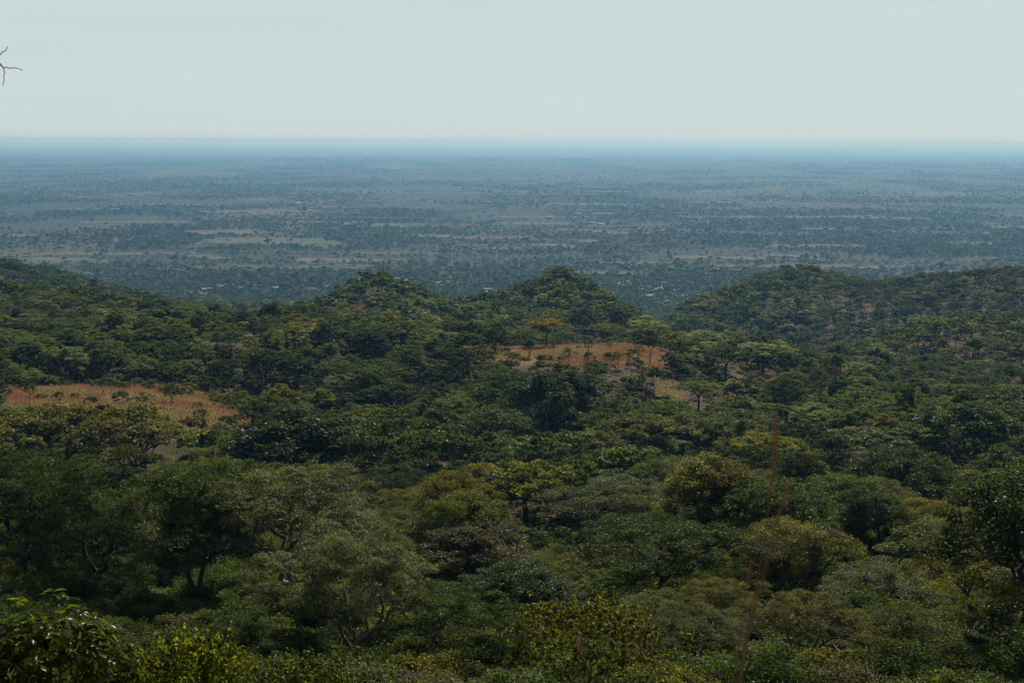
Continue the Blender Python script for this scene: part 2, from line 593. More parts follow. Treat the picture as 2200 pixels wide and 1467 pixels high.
NEAR = rand_forms([('round', 150, 240, 0.092), ('round', 165, 235, 0.096), ('flat', 150, 240, 0.09), ('flat', 165, 235, 0.092),
                   ('tall', 150, 235, 0.096), ('layered', 150, 245, 0.09), ('layered', 130, 255, 0.094)], 100, twigs=4, rcs=.70)
NEAR += rand_forms([('feathery', 140, 270, 0.105), ('feathery', 150, 260, 0.105)], 300, twigs=4, bark=BARK_PALE, rcs=.68)
NEAR += rand_forms([('sparse', 70, 240, 0.10), ('shrub', 45, 260, 0.10), ('shrub', 50, 260, 0.08)], 400, twigs=2)
MID = rand_forms([('round', 70, 130, 0.21), ('round', 75, 125, 0.22), ('flat', 75, 130, 0.2), ('flat', 70, 130, 0.21), ('tall', 70, 125, 0.21),
                  ('layered', 70, 140, 0.2), ('layered', 65, 140, 0.2), ('sparse', 45, 80, 0.19), ('shrub', 26, 100, 0.16),
                  ('fine', 26, 50, 0.2)], 500, sides=4, rcs=.85)
FAR = rand_forms([('round', 26, 26, 0.66), ('round', 28, 26, 0.62), ('flat', 30, 26, 0.6), ('tall', 26, 26, 0.6), ('layered', 28, 28, 0.58),
                  ('sparse', 18, 20, 0.5), ('shrub', 12, 22, 0.42)], 700, sides=3)
BLOB = rand_forms([('round', 9, 16, 1.5), ('round', 10, 15, 1.6), ('flat', 10, 15, 1.5), ('shrub', 5, 14, 0.95)], 800, sides=3)


def pick(lod, form):
    c = [p for p in lod if p['form'] == form]
    return c


# leaf colours (albedo)
COLOURS = {
    'dark green':   (0.040, 0.055, 0.015),
    'deep green':   (0.054, 0.078, 0.019),
    'mid green':    (0.078, 0.104, 0.025),
    'grey-green':   (0.101, 0.116, 0.054),
    'olive':        (0.116, 0.113, 0.028),
    'bright green': (0.109, 0.130, 0.031),
    'yellow-green': (0.165, 0.163, 0.024),
    'yellow':       (0.271, 0.195, 0.018),
    'orange-brown': (0.212, 0.100, 0.026),
    'pale green':   (0.165, 0.189, 0.100),
    'brownish':     (0.088, 0.082, 0.045),
}

# ------------------------------------------------------------------ the ground sheet
az_f = np.linspace(R(-27), R(27), 441)
az_b = np.linspace(R(27), R(333), 120)[1:-1]
AZ = np.concatenate([az_f, az_b])
RR = np.concatenate([[0.6], np.geomspace(1.2, 60, 46), np.geomspace(62, 1700, 330), np.geomspace(1750, 95000, 60)])
na, nr_ = len(AZ), len(RR)
GX = np.outer(RR, np.sin(AZ)); GY = np.outer(RR, np.cos(AZ))
GZ = height(GX, GY).reshape(GX.shape)


def soft_ellipse(P, cx, cy, ax, ay):
    return np.hypot((P[:, 0] - cx) / ax, (P[:, 1] - cy) / ay)


def clear_mask(x, y):
    """1 inside the two red-brown grassy clearings, 0 well outside (by place on the ground)"""
    x = np.asarray(x).ravel(); y = np.asarray(y).ravel()
    wob = (fbm(x, y, 15, 21, 4) - 0.5) * 1.25
    m = np.zeros(len(x))
    for (u, r, du, dr) in CLEARINGS:
        a = azim(u)
        cx, cy = r * math.sin(a), r * math.cos(a)
        e = np.hypot((x - cx) / (du * r / FPX), (y - cy) / dr)
        m = np.maximum(m, np.clip((1.12 - e + wob) / 0.25, 0, 1))
    return m


CLEARINGS = [(290, 252, 215, 34), (120, 236, 130, 22), (450, 228, 90, 20), (20, 225, 60, 10),
             (1240, 338, 190, 33), (1370, 326, 80, 18), (1100, 326, 110, 18), (1440, 290, 30, 9), (1600, 300, 30, 9), (784, 540, 21, 16), (797, 520, 20, 14), (905, 548, 14, 9), (985, 552, 18, 16), (860, 540, 10, 9), (1160, 585, 14, 9), (1240, 575, 12, 9), (880, 556, 12, 7), (390, 440, 26, 10), (215, 455, 22, 9)]

gx, gy = GX.ravel(), GY.ravel()
clr = clear_mask(gx, gy)
rr_ = np.hypot(gx, gy)
pl = np.clip((rr_ - 1200) / 350, 0, 1)
V = np.stack([gx, gy, GZ.ravel()], 1)
i = np.arange(nr_ - 1)[:, None] * na; j = np.arange(na)[None]; k = (j + 1) % na
F = np.stack([i + j, i + na + j, i + na + k, i + k], -1).reshape(-1, 4)

gm, t, out = new_mat("dry_hill_ground")
geo = t.nodes.new("ShaderNodeNewGeometry")
pos = geo.outputs['Position']
a_c = t.nodes.new("ShaderNodeAttribute"); a_c.attribute_name = 'clearing'
a_p = t.nodes.new("ShaderNodeAttribute"); a_p.attribute_name = 'plain'
n1 = noise(t, pos, 0.09, 6, 0.62)
n2 = noise(t, pos, 0.9, 4, 0.6)
n3 = noise(t, pos, 0.03, 3, 0.5)
soil = mixc(t, ramp(t, n1, 0.35, 0.65), (0.050, 0.034, 0.017), (0.110, 0.072, 0.035))
soil = mixc(t, ramp(t, n2, 0.4, 0.7, 0, 0.5), soil, (0.045, 0.046, 0.022))
a_h = t.nodes.new('ShaderNodeAttribute'); a_h.attribute_name = 'dry'
soil = mixc(t, a_h.outputs['Fac'], soil, mixc(t, ramp(t, n1, 0.35, 0.65), (0.048, 0.038, 0.020), (0.085, 0.060, 0.032)))
red = mixc(t, ramp(t, n1, 0.38, 0.62), (0.175, 0.090, 0.050), (0.200, 0.135, 0.060))
red = mixc(t, ramp(t, n3, 0.45, 0.6, 0, 0.75), red, (0.135, 0.095, 0.042))
red = mixc(t, ramp(t, n2, 0.6, 0.8, 0, 0.35), red, (0.19, 0.125, 0.085))
near = mixc(t, a_c.outputs['Fac'], soil, red)
# the plain: bush, grass and field soil in streaks
mp = t.nodes.new("ShaderNodeMapping"); mp.inputs['Scale'].default_value = (1, 0.55, 1)
t.links.new(pos, mp.inputs['Vector'])
p1 = noise(t, mp.outputs[0], 0.0016, 8, 0.62)
p2 = noise(t, mp.outputs[0], 0.012, 6, 0.65)
p3 = noise(t, mp.outputs[0], 0.0005, 6, 0.62)
bush = mixc(t, ramp(t, p1, 0.36, 0.62), (0.038, 0.050, 0.025), (0.060, 0.068, 0.034))
bush = mixc(t, ramp(t, p2, 0.4, 0.64, 0, 0.7), bush, (0.030, 0.044, 0.022))
vo = t.nodes.new("ShaderNodeTexVoronoi"); vo.inputs['Scale'].default_value = 0.0042
t.links.new(mp.outputs[0], vo.inputs['Vector'])
sx = t.nodes.new("ShaderNodeSeparateColor"); t.links.new(vo.outputs['Color'], sx.inputs[0])
fld = ramp(t, sx.outputs[0], 0.80, 0.81, 0, 0.75)
p4 = noise(t, mp.outputs[0], 0.07, 5, 0.7)
bush = mixc(t, ramp(t, p4, 0.42, 0.58, 0, 0.75), bush, (0.018, 0.028, 0.014))
bush = mixc(t, fld, bush, mixc(t, sx.outputs[1], (0.10, 0.08, 0.048), (0.085, 0.09, 0.042)))
bush = mixc(t, ramp(t, p3, 0.46, 0.6, 0, 0.7), bush, (0.024, 0.034, 0.018))
col = mixc(t, a_p.outputs['Fac'], near, bush)
bs = nd(t, "ShaderNodeBsdfPrincipled", Roughness=0.95)
bs.inputs['Specular IOR Level'].default_value = 0.15
t.links.new(col, bs.inputs['Base Color'])
bp = nd(t, "ShaderNodeBump", Strength=0.7, Distance=0.5)
t.links.new(n2, bp.inputs['Height']); t.links.new(bp.outputs[0], bs.inputs['Normal'])
t.links.new(bs.outputs[0], out.inputs['Surface'])
gmesh = mesh_np("ground", V, F, gm, {'clearing': ('POINT', clr), 'plain': ('POINT', pl), 'dry': ('POINT', np.clip((rr_ - 430) / 120, 0, .8) * (1 - pl))}, smooth=True)
tag(ob("ground", gmesh), kind='structure')

# fields on the plain (each row: centre pixel, width, depth in metres, colour)
fm, t, out = new_mat("field_soil")
at = t.nodes.new("ShaderNodeAttribute"); at.attribute_name = 'field_colour'
ge = t.nodes.new("ShaderNodeNewGeometry")
nn = noise(t, ge.outputs['Position'], 0.03, 5)
cc = t.nodes.new("ShaderNodeVectorMath"); cc.operation = 'SCALE'
t.links.new(at.outputs['Color'], cc.inputs[0]); t.links.new(ramp(t, nn, 0.3, 0.7, 0.65, 1.3), cc.inputs['Scale'])
bs = nd(t, "ShaderNodeBsdfPrincipled", Roughness=0.95)
bs.inputs['Specular IOR Level'].default_value = 0.1
t.links.new(cc.outputs[0], bs.inputs['Base Color']); t.links.new(bs.outputs[0], out.inputs['Surface'])

TAN, PALE, GRN, DARK = (0.112, 0.092, 0.060), (0.108, 0.108, 0.062), (0.082, 0.096, 0.045), (0.050, 0.046, 0.030)
FIELDS = []
for (u, v, w, d, c) in [(560, 520, 230, 330, PALE), (480, 500, 160, 260, TAN), (690, 525, 90, 300, GRN), (620, 575, 260, 130, GRN), (760, 560, 190, 110, TAN),
                        (90, 560, 150, 170, TAN), (60, 590, 110, 90, DARK), (180, 545, 160, 80, PALE), (330, 545, 160, 80, PALE), (800, 412, 420, 170, TAN), (560, 455, 330, 240, PALE),
                        (900, 485, 240, 240, GRN), (1120, 530, 210, 180, PALE), (1040, 512, 200, 160, TAN), (1210, 518, 150, 120, GRN),
                        (1680, 572, 260, 80, TAN), (1850, 575, 190, 70, TAN), (1000, 350, 700, 380, PALE), (300, 370, 800, 300, TAN), (1080, 385, 380, 240, PALE),
                        (1280, 440, 320, 190, TAN), (1450, 358, 700, 300, TAN), (1800, 420, 420, 160, TAN), (1730, 395, 500, 200, TAN), (2150, 380, 500, 300, TAN),
                        (2000, 500, 280, 100, PALE), (350, 440, 360, 180, TAN), (200, 450, 200, 130, PALE), (700, 480, 220, 140, PALE), (850, 545, 160, 100, GRN),
                        (1300, 395, 300, 160, PALE), (950, 415, 330, 120, TAN), (1150, 480, 200, 120, TAN), (1550, 470, 220, 110, DARK), (420, 395, 420, 160, DARK)]:
    FIELDS.append((u, v, w * .9, d * .6, c, rng.normal(0, .25)))
for _ in range(150):
    v = 335 + 260 * rng.uniform() ** 1.3
    FIELDS.append((rng.uniform(-60, 2260), v, rng.uniform(45, 125) * (1 + (600 - v) / 110), rng.uniform(16, 60) * (1 + (600 - v) / 160),
                   [TAN, PALE, GRN, DARK][rng.integers(4)], rng.normal(0, .3)))
fv, ff, fc, FR = [], [], [], []
for (u, v, w, d, c, a) in FIELDS:
    p = hit(u, v)
    if p is None or np.hypot(p[0], p[1]) < 1500: continue
    ca, sa = math.cos(a), math.sin(a)
    FR.append((p[0], p[1], w / 2, d / 2, ca, sa))
    nseg = 6
    edge = [(-1 + 2 * s / nseg, -1) for s in range(nseg)] + [(1, -1 + 2 * s / nseg) for s in range(nseg)] + \
           [(1 - 2 * s / nseg, 1) for s in range(nseg)] + [(-1, 1 - 2 * s / nseg) for s in range(nseg)]
    base = len(fv)
    sk = rng.normal(0, 0.25)
    for (ex, ey) in edge:
        lx = ex * w / 2 * (1 + rng.normal(0, .06)) + sk * ey * d / 2; ly = ey * d / 2 * (1 + rng.normal(0, .09))
        X, Y = p[0] + lx * ca - ly * sa, p[1] + lx * sa + ly * ca
        fv.append((X, Y, height([X], [Y])[0] + 0.25 + 0.004 * len(FR)))
    ff.append(tuple(range(base, base + len(edge))))
    fc.append(np.array(c) * rng.uniform(0.8, 1.15))
fmesh = bpy.data.meshes.new("fields")
fmesh.from_pydata(fv, [], ff)
fa = fmesh.attributes.new('field_colour', 'FLOAT_COLOR', 'FACE')
fa.data.foreach_set("color", np.concatenate([np.array(fc), np.ones((len(fc), 1))], 1).astype(np.float32).ravel())
fmesh.materials.append(fm)
tag(ob("fields", fmesh), kind='structure')
FR = np.array(FR)


def in_fields(x, y, grow_=1.0):
    m = np.zeros(len(x), bool)
    for (cx, cy, hw, hd, ca, sa) in FR:
        dx, dy = x - cx, y - cy
        m |= (np.abs(dx * ca + dy * sa) < hw * grow_) & (np.abs(-dx * sa + dy * ca) < hd * grow_)
    return m


# ------------------------------------------------------------------ trees that stand out in the photograph
TREES = []      # dicts: loc, proto, scale(3), rot, colour name, form
OCC = []        # (x, y, r) taken


def put(proto, loc, sx, sz, colour, rot=None, where=None, note=None):
    rot = rng.uniform(0, 2 * math.pi) if rot is None else rot
    TREES.append(dict(p=proto, loc=np.array(loc, float), s=(sx * rng.uniform(.95, 1.05), sx * rng.uniform(.95, 1.05), sz), rot=rot, col=colour,
                      where=where, note=note))
    OCC.append((loc[0], loc[1], proto['R'] * sx))


def hand(u, v, wpx, hpx, form, colour, note=None, kpick=0, rot=None):
    p = hit(u, v)
    r = math.hypot(p[0], p[1])
    lod = NEAR if r < 130 else MID
    c = pick(lod, form) or pick(MID, form)
    pr = c[kpick % len(c)]
    dist = np.linalg.norm(p - np.array([0, 0, CAM_H]))
    sx = wpx / FPX * dist / (2 * pr['R']); sz = hpx / FPX * dist / pr['H'] / 0.97
    put(pr, p, sx, sz, colour, rot, note=note)


H = [
    # u, v of the trunk's foot, width, height in photo pixels, form, colour, what singles it out
    (612, 1350, 520, 330, 'feathery', 'grey-green', "feathery tree with a pale forked trunk in the middle of the lower woodland", 0),
    (760, 1480, 420, 330, 'feathery', 'grey-green', "drooping feathery tree below the tree with the pale forked trunk", 1),
    (425, 1345, 330, 330, 'round', 'dark green', "dark shady tree on stout black trunks above the yellow-green bush", 0),
    (215, 1310, 380, 320, 'layered', 'dark green', "broad blackish tree above the large-leaved bush", 0),
    (60, 1290, 260, 300, 'round', 'dark green', "dark round tree cut by the picture's left edge beside the broad blackish tree", 1),
    (140, 1075, 330, 190, 'flat', 'olive', "wide olive tree with bare crooked stems below the left clearing", 0),
    (300, 1045, 250, 165, 'layered', 'olive', "tall airy olive crown covering the lower edge of the left clearing", 1),
    (640, 1075, 330, 190, 'round', 'dark green', "broad dark crown behind the tree with the pale forked trunk", 1),
    (860, 1095, 310, 210, 'layered', 'dark green', "dark spreading tree with thick crooked limbs left of the yellow-topped tree", 0),
    (1130, 1145, 260, 150, 'flat', 'yellow-green', "yellow-topped thin tree in the middle of the lower woodland", 1),
    (1330, 1200, 320, 160, 'flat', 'grey-green', "umbrella tree with many thin dark limbs right of the yellow-topped tree", 0),
    (1420, 1335, 420, 210, 'flat', 'deep green', "wide deep green umbrella crown just left of the tall grass stalk", 1),
    (1040, 1310, 270, 190, 'sparse', 'brownish', "thin brownish tree with withered leaves right of the feathery tree", 0),
    (1600, 1085, 190, 125, 'flat', 'dark green', "dark flat tree on leaning stems behind the grass stalk", 0),
    (1855, 1275, 190, 220, 'tall', 'dark green', "tall black-stemmed tree with glinting leaves left of the olive tree", 0),
    (1975, 1260, 200, 180, 'flat', 'olive', "olive-brown tree with one straight bare trunk near the right edge", 1),
    (2110, 1190, 230, 160, 'layered', 'dark green', "dark green tree with hooked trunks right of the straight-trunked olive tree", 0),
    (2110, 1420, 330, 210, 'flat', 'yellow-green', "yellowish umbrella tree with black stems in the lower right corner", 0),
    (1540, 1440, 260, 190, 'feathery', 'olive', "feathery olive tree directly behind the grass stalk's foot", 0),
    (1880, 1370, 280, 150, 'layered', 'grey-green', "low grey-green crown below the straight-trunked olive tree", 1),
    (2060, 1000, 170, 125, 'round', 'deep green', "large rounded deep green tree over the valley at the right edge", 0),
    (1880, 1010, 200, 85, 'flat', 'grey-green', "silvery flat crown left of the large rounded valley tree", 0),
    (1720, 1000, 150, 90, 'flat', 'dark green', "dark flat crown right of the grass stalk's tip", 1),
    (1165, 945, 170, 150, 'round', 'dark green', "tallest dark tree in the shady clump below the right clearing", 0),
    (1080, 935, 170, 130, 'layered', 'deep green', "left dome of the shady clump below the right clearing", 0),
    (1230, 930, 120, 135, 'tall', 'dark green', "slim dark tree at the right end of the shady clump", 0),
    (1060, 985, 190, 110, 'layered', 'deep green', "layered green tree in front of the shady clump", 1),
    (570, 838, 130, 85, 'flat', 'dark green', "dark umbrella tree with a wide forked trunk right of the left clearing", 0),
    (640, 835, 90, 75, 'round', 'deep green', "deep green tree beside the dark umbrella tree right of the left clearing", 0),
    (790, 770, 90, 62, 'round', 'dark green', "dark round tree at the foot of the left peak", 1),
    (1175, 745, 85, 60, 'flat', 'yellow', "golden yellow tree at the upper edge of the right clearing", 0),
    (1255, 722, 78, 62, 'round', 'dark green', "dark umbrella-shaped tree standing alone behind the right clearing", 0),
    (1325, 722, 52, 62, 'tall', 'dark green', "tall dark mushroom-shaped tree behind the right clearing", 0),
    (515, 778, 55, 30, 'flat', 'orange-brown', "orange-brown crown above the dark umbrella tree", 0),
    (520, 716, 50, 26, 'flat', 'yellow', "small ochre crown at the foot of the left hillside", 1),
    (1065, 758, 60, 66, 'round', 'mid green', "bushy tree on the left end of the right clearing's upper edge", 0),
    (1137, 768, 36, 42, 'round', 'mid green', "small dark tree standing inside the right clearing near its left end", 1),
    (1098, 788, 34, 32, 'flat', 'bright green', "small flat bright sapling at the left tip of the right clearing", 0),
    (1221, 783, 13, 36, 'fine', 'mid green', "thin pole-like sapling in the middle of the right clearing", 0),
    (1262, 778, 20, 46, 'fine', 'mid green', "tall slim sapling right of the middle of the right clearing", 0),
    (1327, 792, 24, 40, 'sparse', 'bright green', "spindly sapling near the right end of the right clearing", 0),
    (1397, 785, 52, 62, 'flat', 'dark green', "dark tall-stemmed tree at the right end of the right clearing", 0),
    (1372, 790, 30, 52, 'fine', 'bright green', "slender light green sapling beside the dark tall-stemmed tree", 0),
    (1405, 858, 44, 68, 'flat', 'dark green', "thin straight tree with a small flat top below the right clearing", 1),
    (1380, 835, 44, 46, 'sparse', 'bright green', "fresh light green young tree below the right clearing", 0),
    (1500, 880, 100, 60, 'flat', 'bright green', "bright green flat-topped tree below the right end of the right clearing", 0),
    (1560, 815, 110, 70, 'flat', 'dark green', "dark umbrella tree with a bent stem right of the right clearing", 0),
    (1640, 800, 130, 62, 'flat', 'pale green', "pale silvery canopy right of the right clearing", 1),
    (1520, 795, 110, 58, 'layered', 'pale green', "pale layered canopy beside the right clearing's right end", 0),
    (1690, 905, 100, 90, 'layered', 'dark green', "black-green tree with rounded tiers in the gully right of the right clearing", 0),
    (1470, 985, 120, 95, 'flat', 'grey-green', "grey umbrella crown on several thin black stems above the lower woodland", 0),
    (1540, 975, 100, 80, 'flat', 'grey-green', "grey umbrella crown on one thin stem beside the other grey umbrella", 1),
    (1400, 1010, 160, 70, 'round', 'bright green', "fresh green rounded crown above the umbrella tree with many limbs", 0),
    (1260, 945, 60, 45, 'round', 'yellow-green', "small ochre-green dome right of the shady clump", 1),
    (222, 851, 26, 40, 'sparse', 'brownish', "small wind-bent dark tree alone in the middle of the left clearing", 0),
    (64, 868, 34, 46, 'sparse', 'dark green', "leaning dark sapling at the left end of the left clearing", 0),
    (370, 868, 42, 46, 'round', 'mid green', "small round tree on the right half of the left clearing", 0),
    (375, 832, 44, 52, 'layered', 'mid green', "twin-stemmed tree at the upper right edge of the left clearing", 0),
    (400, 824, 60, 50, 'flat', 'pale green', "pale-topped tree at the upper right corner of the left clearing", 0),
    (290, 822, 66, 44, 'flat', 'pale green', "pale tree at the middle of the left clearing's upper edge", 1),
    (310, 890, 40, 48, 'sparse', 'mid green', "slim bush-like tree at the lower edge of the left clearing", 0),
    (510, 885, 40, 42, 'sparse', 'bright green', "light green young tree at the right tip of the left clearing", 0),
    (980, 1510, 330, 230, 'layered', 'deep green', "deep green tiered crown filling the bottom edge left of the yellow-leaved tree", 0),
    (1430, 1515, 320, 220, 'feathery', 'grey-green', "feathery grey-green crown on the bottom edge left of the grass stalk", 1),
    (1730, 1505, 340, 220, 'feathery', 'olive', "feathery olive crown on the bottom edge right of the grass stalk", 0),
    (1960, 1525, 320, 210, 'layered', 'mid green', "tiered green crown on the bottom edge below the low grey-green crown", 1),
    (520, 1500, 280, 170, 'layered', 'deep green', "deep green tiered crown on the bottom edge below the pale forked trunk", 1),
    (1110, 1400, 280, 190, 'tall', 'deep green', "leafy deep green tree between the withered tree and the yellow-leaved tree", 1),
    (1690, 1330, 260, 210, 'round', 'olive', "rusty olive tree right of the grass stalk's middle", 1),
    (880, 1420, 150, 95, 'shrub', 'mid green', "leafy green bush right of the drooping feathery tree's foot", 0),
    (1010, 1440, 170, 100, 'shrub', 'deep green', "dark glinting bush at the middle of the bottom edge", 1),
    (160, 858, 22, 15, 'shrub', 'grey-green', "small grey bush on the left half of the left clearing", 0),
    (125, 862, 30, 22, 'shrub', 'mid green', "dark low bush near the left end of the left clearing", 0),
    (262, 838, 18, 13, 'shrub', 'mid green', "small dark bush right of the wind-bent tree", 0),
    (425, 880, 26, 18, 'shrub', 'olive', "olive bush at the lower right of the left clearing", 0),
    (345, 845, 20, 13, 'shrub', 'olive', "small olive bush between the round tree and the twin-stemmed tree", 0),
    (1205, 778, 20, 14, 'shrub', 'olive', "low olive bush left of the pole-like sapling", 0),
    (1290, 790, 24, 15, 'shrub', 'mid green', "low green bush right of the tall slim sapling", 0),
    (1160, 786, 22, 13, 'shrub', 'bright green', "bright green bush on the lower left of the right clearing", 0),
    (1350, 770, 24, 16, 'shrub', 'olive', "olive bush on the upper right of the right clearing", 0),
    (1243, 752, 16, 10, 'shrub', 'mid green', "smallest bush near the upper edge of the right clearing", 0),
    (1310, 760, 14, 26, 'fine', 'mid green', "short pole-like sapling under the mushroom-shaped tree", 0),
    (1190, 762, 12, 24, 'fine', 'olive', "thin olive sapling below the golden yellow tree", 0),
    (455, 862, 56, 52, 'round', 'dark green', "dark bushy tree on the right rim of the left clearing", 0),
]
for (u, v, w, h, fm_, c, note, kp) in H:
    hand(u, v, w, h, fm_, c, note, kp)

# ------------------------------------------------------------------ the rest of the woodland
FORM_W = {'round': .25, 'flat': .27, 'tall': .08, 'layered': .20, 'sparse': .10, 'shrub': .10}
NAMES_C = ['dark green', 'deep green', 'mid green', 'grey-green', 'olive', 'bright green', 'yellow-green', 'pale green', 'brownish', 'yellow', 'orange-brown']
COL_W = np.array([.19, .18, .17, .14, .13, .08, .03, .05, .015, .003, .001])

occ = np.array(OCC)
cand = []
CELL = 6.4
xs = np.arange(-700, 700, CELL)
ys = np.arange(16, 1560, CELL)
XX, YY = np.meshgrid(xs, ys)
X = (XX + rng.uniform(-.46, .46, XX.shape) * CELL).ravel(); Y = (YY + rng.uniform(-.46, .46, XX.shape) * CELL).ravel()
az = np.arctan2(X, Y); r = np.hypot(X, Y)
ok = (np.abs(az) < R(24)) & (r > 40) & (r < 1620)
X2 = rng.uniform(-700, 700, 60000); Y2 = rng.uniform(180, 1500, 60000)
a2 = np.arctan2(X2, Y2); r2 = np.hypot(X2, Y2)
k2 = (np.abs(a2) < R(23)) & (r2 > 190) & (rng.uniform(size=60000) < np.where(r2 > 480, .85, .22))
X, Y, az, r = (np.concatenate([p_, q_[k2]]) for p_, q_ in ((X, X2), (Y, Y2), (az, a2), (r, r2)))
ok = np.concatenate([ok, np.ones(k2.sum(), bool)])
X, Y, az, r = X[ok], Y[ok], az[ok], r[ok]
# thin where the ground shows, none in the clearings
dens = fbm(X, Y, 45, 31, 3)
cl = clear_mask(X, Y)
up = 1100 + FPX * np.tan(az) / math.cos(PITCH)
keep = (cl < 0.3)
for (cu, crr, cdu, cdr) in CLEARINGS:
    ca_ = azim(cu)
    keep &= np.hypot((X - crr * math.sin(ca_)) / (cdu * crr / FPX), (Y - crr * math.cos(ca_)) / cdr) > 1.02
prob = np.where(r < 130, 0.95, np.clip(1.75 - 1.6 * dens, 0.35, 1.0))
prob = np.where((up > 1440) & (r > 640) & (r < 870), np.clip(2.1 - 2.2 * fbm(X, Y, 38, 131, 3), .4, 1), prob)
keep &= rng.uniform(size=len(X)) < prob
keep &= ~in_fields(X, Y)
for (ox, oy, orr) in OCC:
    keep &= np.hypot(X - ox, Y - oy) > orr * 0.62
pt = project(np.stack([X, Y, height(X, Y) + np.where(r > 150, 7.6, 5.8)], 1))
for (hu, hv, hw, hh_, *_r) in H:
    hr = [math.hypot(*tr['loc'][:2]) for tr in TREES][H.index((hu, hv, hw, hh_, *_r))]
    keep &= ~((r < hr) & (np.abs(pt[:, 0] - hu) < hw * .46) & (pt[:, 1] < hv - .3 * hh_))
for (ua, ub, rc_, vt) in ((0, 530, 230, 890), (1010, 1440, 318, 792), (1440, 1500, 300, 800)):
    keep &= ~((r < rc_) & (pt[:, 0] > ua) & (pt[:, 0] < ub) & (pt[:, 1] < vt))
keep &= ~((r < 58) & (pt[:, 0] < 600))
X, Y, az, r, up = X[keep], Y[keep], az[keep], r[keep], up[keep]
Z = height(X, Y)
fnames = list(FORM_W); fw = np.array(list(FORM_W.values())); fw /= fw.sum()
fi = rng.choice(len(fnames), len(X), p=fw)
tone = fbm(X, Y, 70, 77, 2)
ci = rng.choice(len(NAMES_C), len(X), p=COL_W / COL_W.sum())
ci = np.where((r < 130) & (ci >= 9), 1, ci)
ci = np.where((r < 130) & (ci == 6), 4, ci)
ci = np.where((r < 330) & (ci >= 8), 2, ci)
szs = np.clip(rng.normal(0.86, 0.2, len(X)), 0.45, 1.35) * np.where(r > 640, 0.95, 1.0)
szs = np.where((up > 1750) & (r > 300), szs * 0.78, szs)
szs = np.where(r < 130, szs * 0.86, szs)
szs = np.where(r > 190, szs * 0.82, szs)

# which of them become things of their own: those that show largest
PJ = project(np.stack([X, Y, Z + 4], 1))
inv = (PJ[:, 0] > -90) & (PJ[:, 0] < 2290) & (PJ[:, 1] < 1640)
app = np.where(inv, szs / r, 0)
N_IND = 232
order = np.argsort(-app)
ind = np.zeros(len(X), bool); ind[order[:N_IND]] = True
for i in np.nonzero(ind)[0]:
    lod = NEAR if r[i] < 140 else MID
    f = fnames[fi[i]]
    if f == 'layered' and rng.uniform() < 0.3 and r[i] < 140: f = 'feathery'
    c = pick(lod, f)
    put(c[rng.integers(len(c))], (X[i], Y[i], Z[i] - 0.1), szs[i] * rng.uniform(.85, 1.2), szs[i] * rng.uniform(.88, 1.1), NAMES_C[ci[i]])

# ------------------------------------------------------------------ link the individual trees
ORD = ['', 'second ', 'third ', 'fourth ', 'fifth ', 'sixth ', 'seventh ', 'eighth ', 'ninth ', 'tenth ', 'eleventh ', 'twelfth ', 'thirteenth ', 'fourteenth ']
FORM_ADJ = {'round': 'round', 'flat': 'flat-topped', 'tall': 'tall', 'layered': 'tiered', 'feathery': 'feathery', 'sparse': 'thin-leaved', 'shrub': 'low bushy', 'fine': 'slender'}


def region(P):
    u, v, d = project(P + np.array([0, 0, 3.0]))[0]
    if d < 52: reg = "along the bottom edge"
    elif d < 95: reg = "in the lower woodland"
    elif d < 150: reg = "halfway up to the clearings"
    elif d < 215: reg = "just below the clearings"
    else: reg = "level with the clearings"
    side = "left" if u < 733 else ("right" if u > 1467 else "middle")
    return reg, side, u


sel = {}
for tr in TREES:
    tr['reg'], tr['side'], tr['u'] = region(tr['loc'])
    if not tr['note']:
        sel.setdefault((tr['col'], tr['p']['form'], tr['reg'], tr['side']), []).append(tr)
for (c, f, reg, side), lst in sel.items():
    lst.sort(key=lambda q: q['u'])
    for q, tr in enumerate(lst):
        art = '' if len(lst) == 1 else ('leftmost ' if q == 0 else ORD[q] + "from left of the " if False else ORD[q] + 'from left, ')
        kind = 'bush' if f == 'shrub' else 'tree'
        s = {'left': 'left third', 'middle': 'middle third', 'right': 'right third'}[side]
        tr['note'] = f"{art}{c} {FORM_ADJ[f]} {kind} {reg}, {s}"

KIND_NAME = {'round': 'broadleaf_tree', 'flat': 'umbrella_tree', 'tall': 'tall_tree', 'layered': 'tiered_tree', 'feathery': 'feathery_tree',
             'sparse': 'sapling_tree', 'shrub': 'bush', 'fine': 'sapling_tree'}
proto_objs = {}
for tr in TREES:
    p = tr['p']; f = p['form']
    root = ob(KIND_NAME[f], None, loc=tr['loc'])
    root.empty_display_size = 0.5
    root.rotation_euler = (0, 0, tr['rot']); root.scale = tr['s']
    bush = f == 'shrub'
    tag(root, tr['note'], 'bush' if bush else 'tree', 'bushes in the woodland' if bush else 'trees of the hillside woodland')
    a = ob('stem' if bush else 'trunk', p['trunk'], root)
    b = ob('foliage' if bush else 'crown', p['crown'], root)
    cc = np.array(COLOURS[tr['col']]) * rng.uniform(0.82, 1.22)
    b['leaf_colour'] = [float(q) for q in cc]
    proto_objs.setdefault(id(p), (p, a, b))


